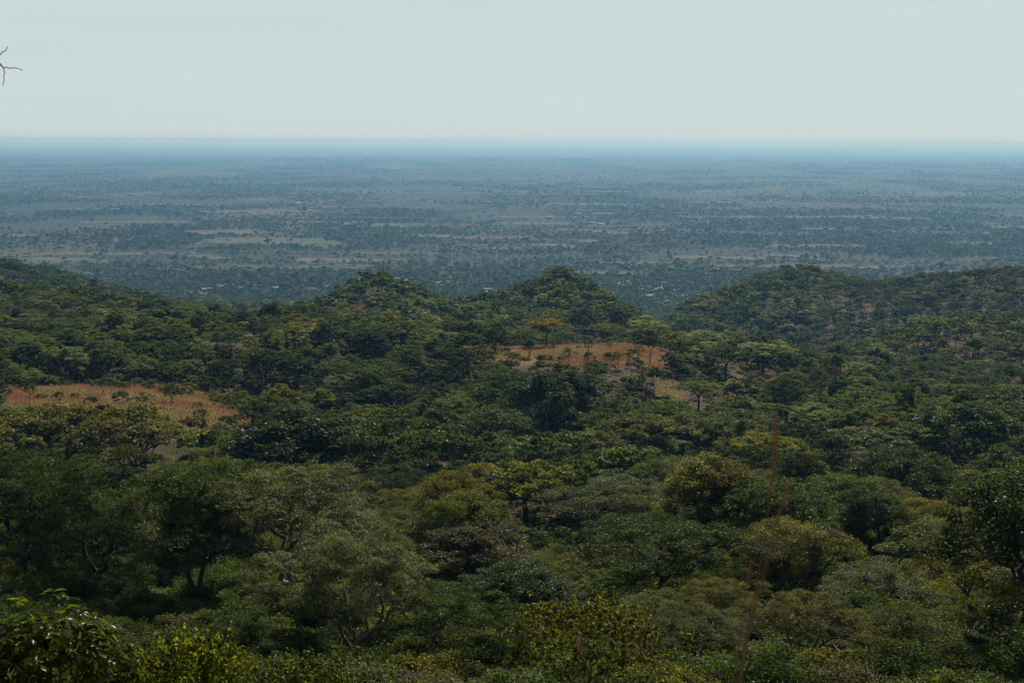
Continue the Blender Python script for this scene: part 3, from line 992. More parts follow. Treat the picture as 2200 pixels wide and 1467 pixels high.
# ------------------------------------------------------------------ the rest of the wood: one mass
def instancer(name, label, cat, protos, PX, idx, scale, rotz, colour):
    """points carrying which tree, its size, its turn and its leaf colour"""
    me = bpy.data.meshes.new(name)
    me.vertices.add(len(PX)); me.vertices.foreach_set("co", np.asarray(PX, np.float32).ravel())
    a = me.attributes.new('which', 'INT', 'POINT'); a.data.foreach_set("value", np.asarray(idx, np.int32))
    a = me.attributes.new('size', 'FLOAT_VECTOR', 'POINT'); a.data.foreach_set("vector", np.asarray(scale, np.float32).ravel())
    a = me.attributes.new('turn', 'FLOAT_VECTOR', 'POINT')
    a.data.foreach_set("vector", np.stack([np.zeros(len(PX)), np.zeros(len(PX)), rotz], 1).astype(np.float32).ravel())
    a = me.attributes.new('leaf_colour', 'FLOAT_COLOR', 'POINT')
    a.data.foreach_set("color", np.concatenate([colour, np.ones((len(PX), 1))], 1).astype(np.float32).ravel())
    o = ob(name, me)
    ng = bpy.data.node_groups.new(name, 'GeometryNodeTree')
    ng.interface.new_socket('Geometry', in_out='INPUT', socket_type='NodeSocketGeometry')
    ng.interface.new_socket('Geometry', in_out='OUTPUT', socket_type='NodeSocketGeometry')
    gi = ng.nodes.new('NodeGroupInput'); go = ng.nodes.new('NodeGroupOutput')
    jn = ng.nodes.new('GeometryNodeJoinGeometry')

    def named(nm, ty):
        q = ng.nodes.new('GeometryNodeInputNamedAttribute'); q.data_type = ty; q.inputs['Name'].default_value = nm
        return q.outputs['Attribute']
    w = named('which', 'INT'); s = named('size', 'FLOAT_VECTOR'); tn = named('turn', 'FLOAT_VECTOR')
    for kk, (ta, tb) in enumerate(protos):
        j2 = ng.nodes.new('GeometryNodeJoinGeometry')
        for q in (ta, tb):
            if q is None: continue
            oi = ng.nodes.new('GeometryNodeObjectInfo'); oi.inputs['Object'].default_value = q
            ng.links.new(oi.outputs['Geometry'], j2.inputs[0])
        gi2 = ng.nodes.new('GeometryNodeGeometryToInstance')
        ng.links.new(j2.outputs[0], gi2.inputs[0])
        cmp = ng.nodes.new('FunctionNodeCompare'); cmp.data_type = 'INT'; cmp.operation = 'EQUAL'
        ng.links.new(w, cmp.inputs[2]); cmp.inputs[3].default_value = kk
        ip = ng.nodes.new('GeometryNodeInstanceOnPoints')
        ng.links.new(gi.outputs[0], ip.inputs['Points']); ng.links.new(cmp.outputs[0], ip.inputs['Selection'])
        ng.links.new(gi2.outputs[0], ip.inputs['Instance'])
        ng.links.new(tn, ip.inputs['Rotation']); ng.links.new(s, ip.inputs['Scale'])
        ng.links.new(ip.outputs[0], jn.inputs[0])
    ng.links.new(jn.outputs[0], go.inputs[0])
    md = o.modifiers.new('trees', 'NODES'); md.node_group = ng
    tag(o, label, cat, kind='stuff')
    return o


# a few far trees of every kind stand as things of their own; the mass copies their shapes
def far_thing(p, u, v, s, colour, note, cat='tree'):
    q = hit(u, v)
    root = ob(KIND_NAME[p['form']] if cat == 'tree' else 'bush', None, loc=q)
    root.scale = (s, s, s); root.rotation_euler = (0, 0, rng.uniform(0, 6))
    tag(root, note, cat, 'trees of the hillside woodland' if cat == 'tree' else 'bushes in the woodland')
    a = ob('trunk' if cat == 'tree' else 'stem', p['trunk'], root); b = ob('crown' if cat == 'tree' else 'foliage', p['crown'], root)
    b['leaf_colour'] = list(COLOURS[colour])
    proto_objs[id(p)] = (p, a, b)


far_spots = [(822, 612, .85, 'dark green', "bushy dark tree on the very top of the left peak"),
             (870, 624, 1.0, 'mid green', "round tree on the right shoulder of the left peak"),
             (1192, 606, .85, 'dark green', "flat dark tree on the very top of the middle peak"),
             (1330, 660, 1.1, 'mid green', "upright tree at the right foot of the middle peak"),
             (1745, 596, 1.0, 'dark green', "tiered tree on the crest of the right ridge near its summit"),
             (1850, 610, 0.9, 'olive', "thin tree alone on the crest of the right ridge"),
             (795, 668, 1.0, 'olive', "low bush beside the bare earth strip on the left peak")]
for p, (u, v, s, c, note) in zip(FAR, far_spots):
    far_thing(p, u, v, s, c, note, 'bush' if p['form'] == 'shrub' else 'tree')
plain_spots = [(650, 462, 2.4, 'dark green', "large dark round tree alone among the fields of the plain"),
               (575, 530, 1.9, 'dark green', "smaller round tree beside the pale field on the plain"),
               (648, 523, 1.8, 'dark green', "flat-topped tree right of the pale field on the plain"),
               (905, 548, 1.6, 'olive', "low bush beside a field on the plain")]
for p, (u, v, s, c, note) in zip(BLOB, plain_spots):
    far_thing(p, u, v, s, c, note, 'bush' if p['form'] == 'shrub' else 'tree')
for p in MID:                                                       # any mid tree not yet standing somewhere
    if id(p) not in proto_objs:
        far_thing(p, 1480 + 60 * rng.uniform(), 760 + 40 * rng.uniform(), 0.8, 'mid green', f"small {FORM_ADJ[p['form']]} tree at the upper right rim of the right clearing")

protos, index = [], {}
for lod, nm in ((MID, 'm'), (FAR, 'f')):
    for p in lod:
        index[id(p)] = len(protos); protos.append(proto_objs[id(p)][1:])

m = ~ind & (r > 115)
idx = np.zeros(m.sum(), int)
rm, fim = r[m], fi[m]
for q in range(len(rm)):
    c = pick(MID if rm[q] < 470 else FAR, fnames[fim[q]])
    idx[q] = index[id(c[rng.integers(len(c))])]
s1 = szs[m]
pal = np.array([COLOURS[c] for c in NAMES_C])
colr = pal[ci[m]] * rng.uniform(0.85, 1.15, (m.sum(), 1)) * (0.75 + 0.5 * tone[m][:, None])
instancer("woodland", "dense green woodland covering the hillsides behind the single trees", "woodland", protos,
          np.stack([X[m], Y[m], Z[m] - 0.15], 1), idx, np.stack([s1 * rng.uniform(.9, 1.2, m.sum()), s1 * rng.uniform(.9, 1.2, m.sum()), s1], 1),
          rng.uniform(0, 6.28, m.sum()), colr)

# undergrowth bushes between the trees
nu = 9000
ru = np.sqrt(rng.uniform(35 ** 2, 950 ** 2, nu)); au = rng.uniform(R(-22), R(22), nu)
ru[:3500] = np.sqrt(rng.uniform(35 ** 2, 330 ** 2, 3500)); ru[3500:4400] = rng.uniform(30, 130, 900)
ux, uy = ru * np.sin(au), ru * np.cos(au)
ku = (rng.uniform(size=nu) < .1) | (clear_mask(ux, uy) < rng.uniform(0.05, 0.7, nu))
ux, uy, ru = ux[ku], uy[ku], ru[ku]
shr = [i for p in MID + FAR if p['form'] == 'shrub' for i in [index[id(p)]]]
su = rng.uniform(0.45, 1.0, len(ux))
pal2 = pal[rng.choice(len(NAMES_C), len(ux), p=np.array([.25, .2, .2, .1, .15, .03, .02, .0, .05, 0, 0]))]
sp = [proto_objs[id(p)][1:] for p in NEAR + MID + FAR if p['form'] == 'shrub']
instancer("undergrowth", "low scrub growing between the trees on the hills", "undergrowth", sp, np.stack([ux, uy, height(ux, uy) - 0.1], 1),
          np.where(ru < 110, rng.integers(0, 2, len(ru)), np.where(ru < 420, 2, 3)), np.stack([su, su, su * rng.uniform(.7, 1.1, len(ux))], 1), rng.uniform(0, 6.28, len(ux)), pal2)

# the bush of the plain
npn = 400000
rp_ = 1300 * (15000 / 1300) ** (rng.uniform(0, 1, npn) ** 0.86)
ap = rng.uniform(R(-21.5), R(21.5), npn)
px, py = rp_ * np.sin(ap), rp_ * np.cos(ap)
dn = fbm(px, py * 0.6, 300, 51, 5)
dn2 = fbm(px, py * 0.4, 1500, 61, 2)
vill = np.exp(-((rp_ - 1750) / 330) ** 2)
infl = in_fields(px, py)
pp = np.clip((dn - 0.41) * 5, 0.025, 0.75) * np.clip((dn2 - 0.25) * 3, 0.3, 1)
pp = np.maximum(pp, vill * 0.6)
pp = np.where(infl, 0.02, pp)
kp = rng.uniform(size=npn) < pp
px, py = px[kp], py[kp]
hx, hy = [], []
for (cx, cy, hw, hd, ca, sa) in FR:                                # hedges and lone trees along the field edges
    dist_ = math.hypot(cx, cy)
    if dist_ > 9000: continue
    for (ax_, ay_, bx_, by_) in ((-1, -1, 1, -1), (1, -1, 1, 1), (1, 1, -1, 1), (-1, 1, -1, -1)):
        if rng.uniform() < .35: continue
        q = int(math.hypot((bx_ - ax_) * hw, (by_ - ay_) * hd) / rng.uniform(5, 16))
        tt_ = rng.uniform(0, 1, q) ** rng.uniform(.6, 1.6)
        ex, ey = (ax_ + (bx_ - ax_) * tt_) * hw + rng.normal(0, 4, q), (ay_ + (by_ - ay_) * tt_) * hd + rng.normal(0, 5, q)
        hx.append(cx + ex * ca - ey * sa); hy.append(cy + ex * sa + ey * ca)
px, py = np.concatenate([px] + hx), np.concatenate([py] + hy)
sb = rng.lognormal(-0.5, 0.36, len(px)) * 0.85 * np.clip(np.hypot(px, py) / 7000, 1, 1.8)
pal3 = pal[rng.choice(4, len(px), p=[.2, .25, .25, .3])] * rng.uniform(.85, 1.3, (len(px), 1))
bi = rng.choice(4, len(px), p=[.28, .28, .2, .24])
instancer("plain_woodland", "scattered bush and trees dotting the hazy plain", "woodland", [proto_objs[id(p)][1:] for p in BLOB],
          np.stack([px, py, height(px, py) - 0.2], 1), bi, np.stack([sb * 1.1, sb * 1.1, sb * 0.85], 1), rng.uniform(0, 6.28, len(px)), pal3)

# ------------------------------------------------------------------ dry grass in the clearings and gaps
gn = 60000
gxs, gys = [], []
for (u, rc_, du, dr) in CLEARINGS:
    a = azim(u); w = du * rc_ / FPX * 1.6; d = dr * 1.6
    q = int(gn * du * dr * rc_ / sum(c[1] * c[2] * c[3] for c in CLEARINGS))
    gxs.append(rc_ * math.sin(a) + rng.uniform(-w, w, q)); gys.append(rc_ * math.cos(a) + rng.uniform(-d, d, q))
q = 60000
ra = np.sqrt(rng.uniform(30 ** 2, 620 ** 2, q)); aa = rng.uniform(R(-21), R(21), q)
gx_, gy_ = np.concatenate(gxs + [ra * np.sin(aa)]), np.concatenate(gys + [ra * np.cos(aa)])
kk = np.concatenate([clear_mask(gx_[:-q], gy_[:-q]) > rng.uniform(.05, .9, len(gx_) - q), np.ones(q, bool)])
kk &= fbm(gx_, gy_, 3.5, 91, 2) > 0.34
gx_, gy_ = gx_[kk], gy_[kk]
nb = 7
bx = np.repeat(gx_, nb) + rng.normal(0, .22, len(gx_) * nb); by = np.repeat(gy_, nb) + rng.normal(0, .22, len(gx_) * nb)
bz = np.repeat(height(gx_, gy_), nb) - 0.05
hh = rng.uniform(.2, .75, len(bx)) * (0.5 + fbm(bx, by, 8, 55, 2)); an = rng.uniform(0, 6.28, len(bx)); wd = rng.uniform(.025, .07, len(bx))
lx, ly = rng.normal(0, .25, len(bx)) * hh, rng.normal(0, .25, len(bx)) * hh
B0 = np.stack([bx - np.cos(an) * wd, by - np.sin(an) * wd, bz], 1); B1 = np.stack([bx + np.cos(an) * wd, by + np.sin(an) * wd, bz], 1)
B2 = np.stack([bx + lx, by + ly, bz + hh], 1)
gcol = np.where((fbm(bx, by, 14, 41, 4) > 0.5)[:, None], np.array([[.37, .180, .090]]), np.array([[.38, .265, .105]])) * rng.uniform(.7, 1.25, (len(bx), 1))
gcol = np.where((rng.uniform(size=len(bx)) < .16)[:, None], np.array([[.10, .11, .035]]), gcol)
grm, t, out = new_mat("dry_grass")
at = t.nodes.new("ShaderNodeAttribute"); at.attribute_name = 'grass_colour'
bs = nd(t, "ShaderNodeBsdfPrincipled", Roughness=0.8); bs.inputs['Specular IOR Level'].default_value = 0.2
tr_ = t.nodes.new("ShaderNodeBsdfTranslucent"); mxs = t.nodes.new("ShaderNodeMixShader"); mxs.inputs[0].default_value = 0.5
t.links.new(at.outputs['Color'], bs.inputs['Base Color']); t.links.new(at.outputs['Color'], tr_.inputs['Color'])
t.links.new(bs.outputs[0], mxs.inputs[1]); t.links.new(tr_.outputs[0], mxs.inputs[2]); t.links.new(mxs.outputs[0], out.inputs['Surface'])
gmesh2 = mesh_np("dry_grass", np.stack([B0, B1, B2], 1).reshape(-1, 3), np.arange(len(bx) * 3).reshape(-1, 3), grm, {'grass_colour': ('FACE', gcol)})
tag(ob("dry_grass", gmesh2), "dry reddish grass covering the hill clearings", "grass", kind='stuff')


# ------------------------------------------------------------------ the two bushes close to the camera
def big_leaves(C, td, nr, ln, wd, curl):
    """six-sided leaves folded at the midrib and curling down"""
    td = td / np.linalg.norm(td, axis=1, keepdims=True)
    s = np.cross(nr, td); s /= np.linalg.norm(s, axis=1, keepdims=True)
    nn_ = np.cross(td, s)
    rows = []
    for (tt, w, dz) in ((0, 0.10, 0), (0.22, 0.72, -.02), (0.5, 1.0, -.10), (0.78, 0.72, -.26), (1.0, 0.04, -.48)):
        c = C + td * (ln * tt)[:, None] + nn_ * (ln * dz * curl)[:, None]
        rows.append(np.stack([c - s * (wd * w / 2)[:, None] + nn_ * (wd * w * .14)[:, None], c, c + s * (wd * w / 2)[:, None] + nn_ * (wd * w * .14)[:, None]], 1))
    Vv = np.stack(rows, 1).reshape(len(C), 15, 3)
    f = []
    for k_ in range(4):
        for q_ in range(2):
            f.append((k_ * 3 + q_, k_ * 3 + q_ + 1, k_ * 3 + q_ + 4, k_ * 3 + q_ + 3))
    Fq = (np.arange(len(C)) * 15)[:, None, None] + np.array(f)[None]
    return Vv.reshape(-1, 3), Fq.reshape(-1, 4)


def near_bush(name, label, u, v, rdist, ax, az_, nshoot, leaves, ln, wd, colour, seed, droop, mat):
    g = np.random.default_rng(seed)
    d = ray(u, v); h = math.hypot(d[0], d[1])
    c = np.array([d[0] / h * rdist, d[1] / h * rdist, CAM_H + d[2] / h * rdist])
    base = np.array([c[0], c[1], height([c[0]], [c[1]])[0]])
    root = ob(name, None, loc=base)
    tag(root, label, 'bush')
    cl_ = c - base
    dd = g.normal(0, 1, (nshoot, 3)); dd /= np.linalg.norm(dd, axis=1, keepdims=True)
    dd[:, 2] = np.where(dd[:, 2] < -0.35, -dd[:, 2], dd[:, 2])
    tips = cl_ + dd * (g.uniform(.45, 1, nshoot) ** .5)[:, None] * np.array([ax, ax, az_]) * (1 + .15 * g.normal(0, 1, nshoot))[:, None]
    T = Tubes()
    st = 5
    l = kmeans(tips, st, g)
    for s in range(st):
        Q = tips[l == s]
        if not len(Q): continue
        b = np.array([g.normal(0, .12), g.normal(0, .12), -.1])
        nodep = b + (Q.mean(0) - b) * .5
        T.add(bend(b, nodep, g, 5, .04), np.linspace(.035, .024, 5), 7)
        grow(T, nodep, Q, .022, len(Q), g, 1, 6, .07, .0035)
    Cs, Ts, Ns = [], [], []
    for i_, tp in enumerate(tips):
        ax_ = dd[i_] + np.array([0, 0, .8]); ax_ /= np.linalg.norm(ax_)
        for q_ in range(leaves):
            th = q_ * 2.4 + g.uniform(-.3, .3)
            a1 = np.cross(ax_, [.3, .2, .9]); a1 /= np.linalg.norm(a1); b1 = np.cross(ax_, a1)
            out_ = a1 * math.cos(th) + b1 * math.sin(th)
            tdir = out_ + ax_ * g.uniform(-.1, .7) + np.array([0, 0, -droop * g.uniform(.6, 1.4)])
            Cs.append(tp - ax_ * g.uniform(0, .16 if ln > .1 else .35)); Ts.append(tdir)
            Ns.append(ax_ + g.normal(0, .25 + .35 * droop, 3) + out_ * droop * .8)
    Cs, Ts, Ns = np.array(Cs), np.array(Ts), np.array(Ns)
    L = ln * g.uniform(.6, 1.2, len(Cs)); W = wd * g.uniform(.75, 1.2, len(Cs))
    V_, F_ = big_leaves(Cs, Ts, Ns, L, W, .45)
    nfl = len(F_) // len(Cs)
    va = np.repeat(g.uniform(0, 1, len(Cs)), nfl); hu = np.repeat(g.uniform(0, 1, len(Cs)) * .97, nfl)
    fo = ob('foliage', mesh_np(name + "_foliage", V_, F_, mat, {'vary': ('FACE', va), 'hue': ('FACE', hu)}, smooth=True), root)
    fo['leaf_colour'] = list(colour)
    ob('stem', T.mesh(name + "_stem", BARK), root)


near_bush("broad_leaved_bush", "glossy dark bush with large curled leaves in the lower left corner", 70, 1425, 15.0, .92, .62, 130, 11, .15, .060,
          (0.058, 0.078, 0.010), 41, .25, LEAF_GLOSSY)
near_bush("drooping_leaf_bush", "bright yellow-green bush with hanging leaves beside the glossy dark bush", 400, 1452, 20.0, 1.05, .62, 300, 14, .085, .045,
          (0.105, 0.125, 0.012), 42, .9, LEAF_GLOSSY)


near_bush("drooping_leaf_bush", "dull green leafy bush filling the bottom edge right of the yellow-green bush", 640, 1490, 23.0, 1.25, .60, 300, 14, .085, .045,
          (0.062, 0.085, 0.016), 43, .8, LEAF_GLOSSY)
near_bush("drooping_leaf_bush", "olive leafy bush wedged between the glossy dark bush and the yellow-green bush", 225, 1455, 17.5, .55, .55, 110, 13, .10, .045,
          (0.070, 0.085, 0.012), 44, .6, LEAF_GLOSSY)
near_bush("yellow_leaved_tree", "shiny low tree with yellow drooping leaves at the middle of the bottom edge", 1265, 1375, 40.0, 2.5, 1.2, 420, 13, .15, .06,
          (0.115, 0.118, 0.014), 45, .8, LEAF)

# ------------------------------------------------------------------ tall dry grass right in front of the camera
def along(px_, dist):
    out_ = []
    for (u, v) in px_:
        d = ray(u, v); out_.append(d / math.hypot(d[0], d[1]) * dist + np.array([0, 0, CAM_H]))
    return np.array(out_)


def smooth(pts, k=24):
    t = np.linspace(0, 1, len(pts)); tt = np.linspace(0, 1, k)
    P_ = np.stack([np.interp(tt, t, pts[:, i_]) for i_ in range(3)], 1)
    for _ in range(6):
        P_[1:-1] = (P_[:-2] + 2 * P_[1:-1] + P_[2:]) / 4
    return P_


def grass_clump(name, label, stalks, dist, seed):
    g = np.random.default_rng(seed)
    c = along([stalks[0][0]], dist)[0]
    base = np.array([c[0], c[1], height([c[0]], [c[1]])[0]])
    root = ob(name, None, loc=base)
    tag(root, label, 'grass stalk')
    for (pxs, head_len, dd) in [(s, hl, d2) for (b0, s, hl, d2) in stalks]:
        P_ = smooth(np.concatenate([[base + g.normal(0, .01, 3) * [1, 1, 0]], along(pxs, dist + dd)])) - base
        T = Tubes(); T.add(P_, np.linspace(.0019, .0008, len(P_)), 6)
        for q_ in (5, 9):                                        # nodes
            p_ = P_[q_]; T.add([p_ - [0, 0, .006], p_, p_ + [0, 0, .006]], [.0019, .0028, .0019], 6)
        st = ob('stalk', T.mesh(name + "_stalk", STRAW), root)
        # seed head: spikelets along the top of the stalk
        T = Tubes()
        tip = P_[-1]; k0 = len(P_) - 1
        seg = np.linalg.norm(np.diff(P_, axis=0), axis=1)[::-1].cumsum()
        for q_ in range(int(head_len * 300)):
            s_ = g.uniform(0, head_len)
            j_ = int(np.searchsorted(seg, s_)); j_ = min(j_, len(P_) - 2)
            p_ = P_[k0 - j_]; dr_ = P_[k0 - j_] - P_[k0 - j_ - 1]; dr_ /= np.linalg.norm(dr_)
            p_ = p_ - dr_ * (s_ - (seg[j_ - 1] if j_ else 0))
            o_ = g.normal(0, 1, 3); o_ -= dr_ * o_.dot(dr_); o_ /= np.linalg.norm(o_)
            e_ = p_ + dr_ * .022 + o_ * g.uniform(.003, .010)
            T.add([p_, (p_ + e_) / 2 + o_ * .002, e_], [.0006, .0013, .0003], 4)
        ob('seed_head', T.mesh(name + "_seed_head", SEED), st)


grass_clump("grass_clump", "tall reddish dry grass stalks rising blurred before the woodland",
            [((1575, 1500), [(1580, 1440), (1612, 1330), (1640, 1180), (1655, 1060), (1668, 960), (1665, 895)], .20, 0),
             ((1575, 1500), [(1585, 1440), (1610, 1345), (1640, 1230), (1665, 1130), (1692, 1045)], .12, .05),
             ((1575, 1500), [(1578, 1450), (1590, 1360), (1602, 1290), (1608, 1215)], .05, -.05),
             ((1575, 1500), [(1588, 1440), (1620, 1320), (1650, 1210), (1668, 1170)], .04, .08)], 3.4, 5)
grass_clump("grass_stalk", "single short reddish grass head poking up near the bottom edge", [((1238, 1500), [(1240, 1460), (1243, 1410), (1244, 1365)], .05, 0)], 3.6, 6)

# ------------------------------------------------------------------ leafless tree at the left: only the end of one branch reaches into view
tw = 10.0
root_xy = along([(-330, 140)], tw)[0]
base = np.array([root_xy[0], root_xy[1], height([root_xy[0]], [root_xy[1]])[0]])
bt = ob("bare_tree", None, loc=base)
tag(bt, "leafless grey twig reaching into the sky at the upper left edge", 'tree')
g = np.random.default_rng(3)
T = Tubes()
topz = CAM_H + 1.3 - base[2]
T.add(bend((0, 0, -.4), (.1, 0, topz * .6), g, 7, .02), np.linspace(.13, .08, 7), 9)
for e in ((-.6, .3, topz), (.2, .5, topz * 1.05), (-.3, -.5, topz * .95)):
    T.add(bend((.1, 0, topz * .6), e, g, 6, .05), np.linspace(.06, .012, 6), 7)
ob('trunk', T.mesh("bare_trunk", BARK_GREY), bt)


def twig(name, px_, r0, r1, parent, off=0.0, start=None):
    P_ = along(px_, tw + off) - base
    if start is not None: P_ = np.concatenate([[start], P_])
    T_ = Tubes(); T_.add(P_, np.linspace(r0, r1, len(P_)), 6)
    return ob(name, T_.mesh(name, BARK_GREY), parent)


br_ = twig('branch', [(-200, 110), (-120, 122), (-60, 126), (-20, 133), (0, 138), (7, 146)], 0.028, .0048, bt, start=np.array([.1, 0, topz * .6]))
twig('twig', [(7, 146), (15, 145), (22, 147.5), (31, 146), (40, 148), (46, 151), (49, 152.5)], .0042, .0026, br_)
twig('twig', [(7, 146), (10, 157), (8, 165), (9, 173), (6, 180), (7, 184)], .0038, .0024, br_)
twig('twig', [(-20, 133), (-8, 123), (0, 118), (6, 112), (13, 109), (15, 103), (16.5, 100)], .0042, .0024, br_)

# ------------------------------------------------------------------ village houses on the plain
WALLS = [plain_mat("mud_wall", (0.30, 0.19, 0.12), (0.38, 0.26, 0.17), .8), plain_mat("lime_wall", (0.24, 0.22, 0.19), (0.34, 0.31, 0.28), .8)]
ROOFS = [plain_mat("iron_roof", (0.22, 0.21, 0.20), (0.40, 0.37, 0.34), .6, 0.9), plain_mat("thatch_roof", (0.16, 0.12, 0.075), (0.24, 0.18, 0.11), 2)]
DOOR = plain_mat("door_wood", (0.05, 0.035, 0.025), (0.08, 0.06, 0.04), 3)


def house_meshes(w, d, h, rise):
    Vb = [(x * w / 2, y * d / 2, z) for z in (-.5, h) for (x, y) in ((-1, -1), (1, -1), (1, 1), (-1, 1))] + [(-w / 2, 0, h + rise), (w / 2, 0, h + rise)]
    Fb = [(0, 1, 5, 4), (1, 2, 6, 5), (2, 3, 7, 6), (3, 0, 4, 7), (5, 6, 9), (7, 4, 8)]
    e = .45; k_ = rise / (d / 2)
    Vr, Fr = [], []
    for sgn in (-1, 1):
        b_ = len(Vr)
        for dz in (.02, .16):
            Vr += [(-w / 2 - e, 0, h + rise + dz), (w / 2 + e, 0, h + rise + dz), (w / 2 + e, sgn * (d / 2 + e), h - e * k_ + dz), (-w / 2 - e, sgn * (d / 2 + e), h - e * k_ + dz)]
        Fr += [tuple(b_ + q for q in f) for f in ((0, 1, 2, 3), (4, 5, 6, 7), (0, 1, 5, 4), (1, 2, 6, 5), (2, 3, 7, 6), (3, 0, 4, 7))]
    Vd = [(-.5, -d / 2 - .04, 0), (.5, -d / 2 - .04, 0), (.5, -d / 2 - .04, 2), (-.5, -d / 2 - .04, 2), (-.5, -d / 2 - .003, 0), (.5, -d / 2 - .003, 0), (.5, -d / 2 - .003, 2), (-.5, -d / 2 - .003, 2)]
    Fd = [(0, 1, 2, 3), (0, 1, 5, 4), (1, 2, 6, 5), (2, 3, 7, 6), (3, 0, 4, 7)]
    res = []
    for nm, V_, F_ in (("house_wall", Vb, Fb), ("house_roof", Vr, Fr), ("house_door", Vd, Fd)):
        me = bpy.data.meshes.new(nm); me.from_pydata(V_, [], F_); res.append(me)
    return res


VIL = [(420, 632), (445, 626), (476, 620), (492, 618), (520, 622), (545, 619), (560, 628), (590, 623), (668, 625), (700, 620), (725, 618), (850, 604), (905, 606), (938, 612), (955, 611),
       (975, 618), (1010, 622), (1050, 626), (1085, 630), (1345, 611), (1395, 622), (1425, 612), (1432, 619), (1440, 622), (1395, 640), (1402, 648), (1440, 653), (1470, 640), (1290, 485), (1270, 483),
       (915, 387), (690, 446), (905, 432), (1050, 437), (1180, 470)]
Hm = [house_meshes(9, 5.5, 2.6, 1.4), house_meshes(7, 5, 2.4, 1.8), house_meshes(12, 6, 2.8, 1.3)]
ROW = {}
vil = []
for i_, (u, v) in enumerate(VIL):
    p = hit(u, v)
    if p is None: continue
    vil.append((u, v, p))
vil.sort(key=lambda q: q[0])
seen_ = {}
for i_, (u, v, p) in enumerate(vil):
    far_ = np.hypot(p[0], p[1])
    root = ob("village_house", None, loc=p)
    k_ = rng.integers(3); wm, rm_ = int(rng.integers(2)), int(rng.uniform() < .3)
    root.rotation_euler = (0, 0, rng.uniform(-.6, .6))
    s = 1.0 if far_ < 2400 else 1.5
    root.scale = (s, s, s)
    where = ("left of the left peak" if u < 700 else "between the peaks" if u < 1120 else "in the gap") if v > 595 else "far out among the fields"
    kk_ = ("pale" if wm else "brown") + (" thatched" if rm_ else " iron-roofed")
    key = (where, kk_); seen_[key] = seen_.get(key, 0) + 1
    o_ = ORD[seen_[key] - 1]
    tag(root, f"{(o_ + 'from left, ') if o_ else 'leftmost '}{kk_} village house on the plain {where}", 'house', 'village houses on the plain')
    for nm, me, mt in zip(('wall', 'roof', 'door'), Hm[k_], (WALLS[wm], ROOFS[rm_], DOOR)):
        me2 = me if not me.materials else me.copy()
        me2.materials.clear(); me2.materials.append(mt)
        ob(nm, me2, root)

# bare swept earth round the village houses, and pale track stretches
ev, ef = [], []


def patch(p, w, d, a, zoff):
    b_ = len(ev); g2 = 14
    for q_ in range(g2):
        th = q_ / g2 * 6.283; rr2 = 1 + rng.normal(0, .14)
        lx_, ly_ = math.cos(th) * w * rr2, math.sin(th) * d * rr2
        X_, Y_ = p[0] + lx_ * math.cos(a) - ly_ * math.sin(a), p[1] + lx_ * math.sin(a) + ly_ * math.cos(a)
        ev.append((X_, Y_, height([X_], [Y_])[0] + zoff))
    ef.append(tuple(range(b_, b_ + g2)))


zo = .9
for (u, v, p) in vil:
    if rng.uniform() < .75: patch(p, rng.uniform(7, 17), rng.uniform(8, 22), 0, zo); zo += .004
for (u, v, w, d, a) in [(1620, 541, 4, 10, 0), (125, 556, 4, 26, -.35), (296, 486, 5, 40, -.15), (642, 436, 8, 60, .2), (1290, 485, 14, 24, 0), (1400, 655, 16, 9, 0), (948, 613, 14, 14, 0), (480, 622, 12, 16, 0),
                        (1060, 497, 20, 20, 0), (700, 470, 60, 14, 0)]:
    p = hit(u, v); patch(p, w, d, a, zo); zo += .004
em = bpy.data.meshes.new("bare_earth"); em.from_pydata(ev, [], ef)
em.materials.append(plain_mat("bare_earth", (0.13, 0.10, 0.07), (0.21, 0.165, 0.12), .05))
tag(ob("bare_earth_path", em), kind='structure')


# ------------------------------------------------------------------ boulders
def boulder_mesh(seed):
    import bmesh
    g2 = np.random.default_rng(seed)
    bm = bmesh.new(); bmesh.ops.create_icosphere(bm, subdivisions=3, radius=1.0)
    cut = [(Vector(g2.normal(0, 1, 3)).normalized(), g2.uniform(.55, .85)) for _ in range(9)]
    for v_ in bm.verts:
        for n_, d_ in cut:
            k_ = v_.co.dot(n_)
            if k_ > d_: v_.co -= n_ * (k_ - d_) * .9
        v_.co *= 1 + g2.normal(0, .012)
        v_.co.z *= .7
    me = bpy.data.meshes.new("boulder"); bm.to_mesh(me); bm.free(); me.materials.append(ROCK)
    return me


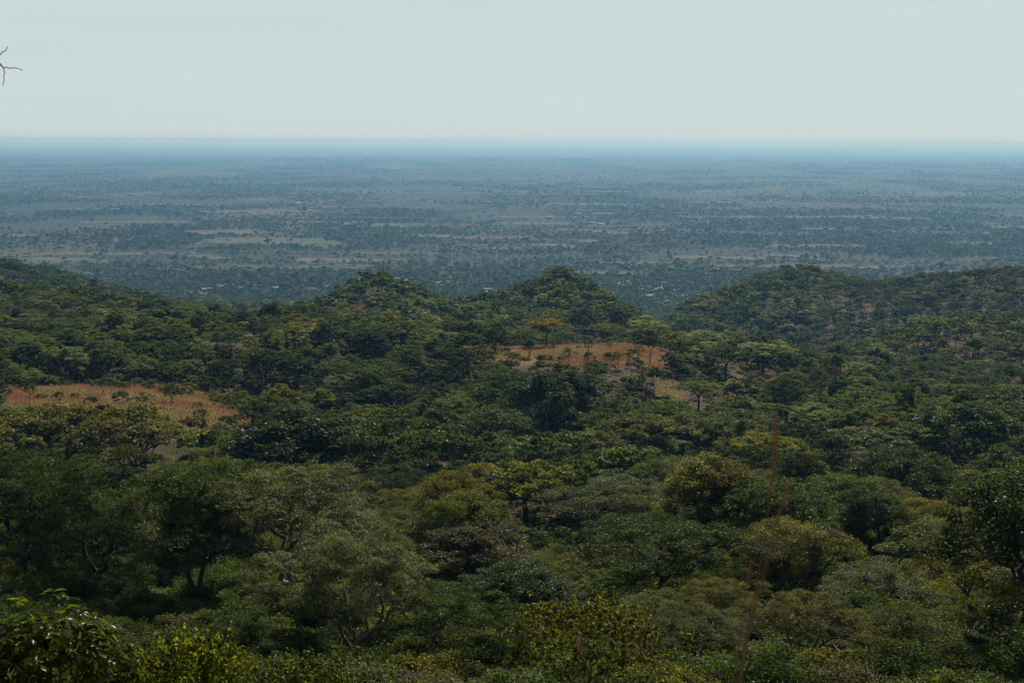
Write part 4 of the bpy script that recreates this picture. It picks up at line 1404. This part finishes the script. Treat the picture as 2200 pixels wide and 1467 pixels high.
BM = [boulder_mesh(s) for s in range(3)]
for i_, (u, v, s, lab) in enumerate([(1183, 603, 1.5, "white rock on the summit of the middle peak"), (310, 829, .9, "small pale boulder at the middle of the left clearing"),
                                     (1100 + 332, 560, 0, ""), (1668, 618, 2.2, "pale slab near the summit of the right ridge"), (1695, 602, 1.8, "pale rock on the crest of the right ridge"),
                                     (1812, 675, 2.6, "light boulder low on the right ridge's face"), (1640, 690, 2.0, "grey rock at the foot of the right ridge"),
                                     (1620, 541, 5.5, "large white rounded outcrop on the plain above the right ridge"),
                                     (998, 700, 1.2, "whitish rock on the flank below the saddle"), (2170, 592, 2.6, "reddish rock slab at the right end of the right ridge"),
                                     (600, 660, 3.0, "pale cliff block on the far slope left of the left peak"), (640, 662, 2.6, "pale cliff block next to the left peak's foot"),
                                     (575, 668, 2.4, "lowest pale cliff block on the far slope"), (1905, 640, 2.0, "small grey rock in the middle of the right ridge")]):
    if not s: continue
    p = hit(u, v)
    o = ob("boulder", BM[i_ % 3], loc=p + np.array([0, 0, .25 * s]))
    o.scale = (s, s * .9, s * .85); o.rotation_euler = (0, 0, i_ * 1.3)
    tag(o, lab, 'rock', 'pale rocks on the hills and plain')

# ------------------------------------------------------------------ the air
hz_h = 100000.0
ztop = CAM_H + 15.0
zbot = float(GZ.min()) - 60.0
me = bpy.data.meshes.new("haze")
xx = hz_h
me.from_pydata([(x, y, z) for z in (zbot, ztop + 12) for (x, y) in ((-xx, -xx), (xx, -xx), (xx, xx), (-xx, xx))], [],
               [(3, 2, 1, 0), (4, 5, 6, 7), (0, 1, 5, 4), (1, 2, 6, 5), (2, 3, 7, 6), (3, 0, 4, 7)])
hm, t, out = new_mat("haze")
pv = t.nodes.new("ShaderNodeVolumePrincipled")
pv.inputs['Color'].default_value = (0.23, 0.59, 1.0, 1)
pv.inputs['Absorption Color'].default_value = (0.70, 0.70, 1, 1)
pv.inputs['Density'].default_value = 0.000104
pv.inputs['Anisotropy'].default_value = 0.23
t.links.new(pv.outputs[0], out.inputs['Volume'])
me.materials.append(hm)
tag(ob("haze", me), "blue haze lying over the plain", "haze", kind='stuff')
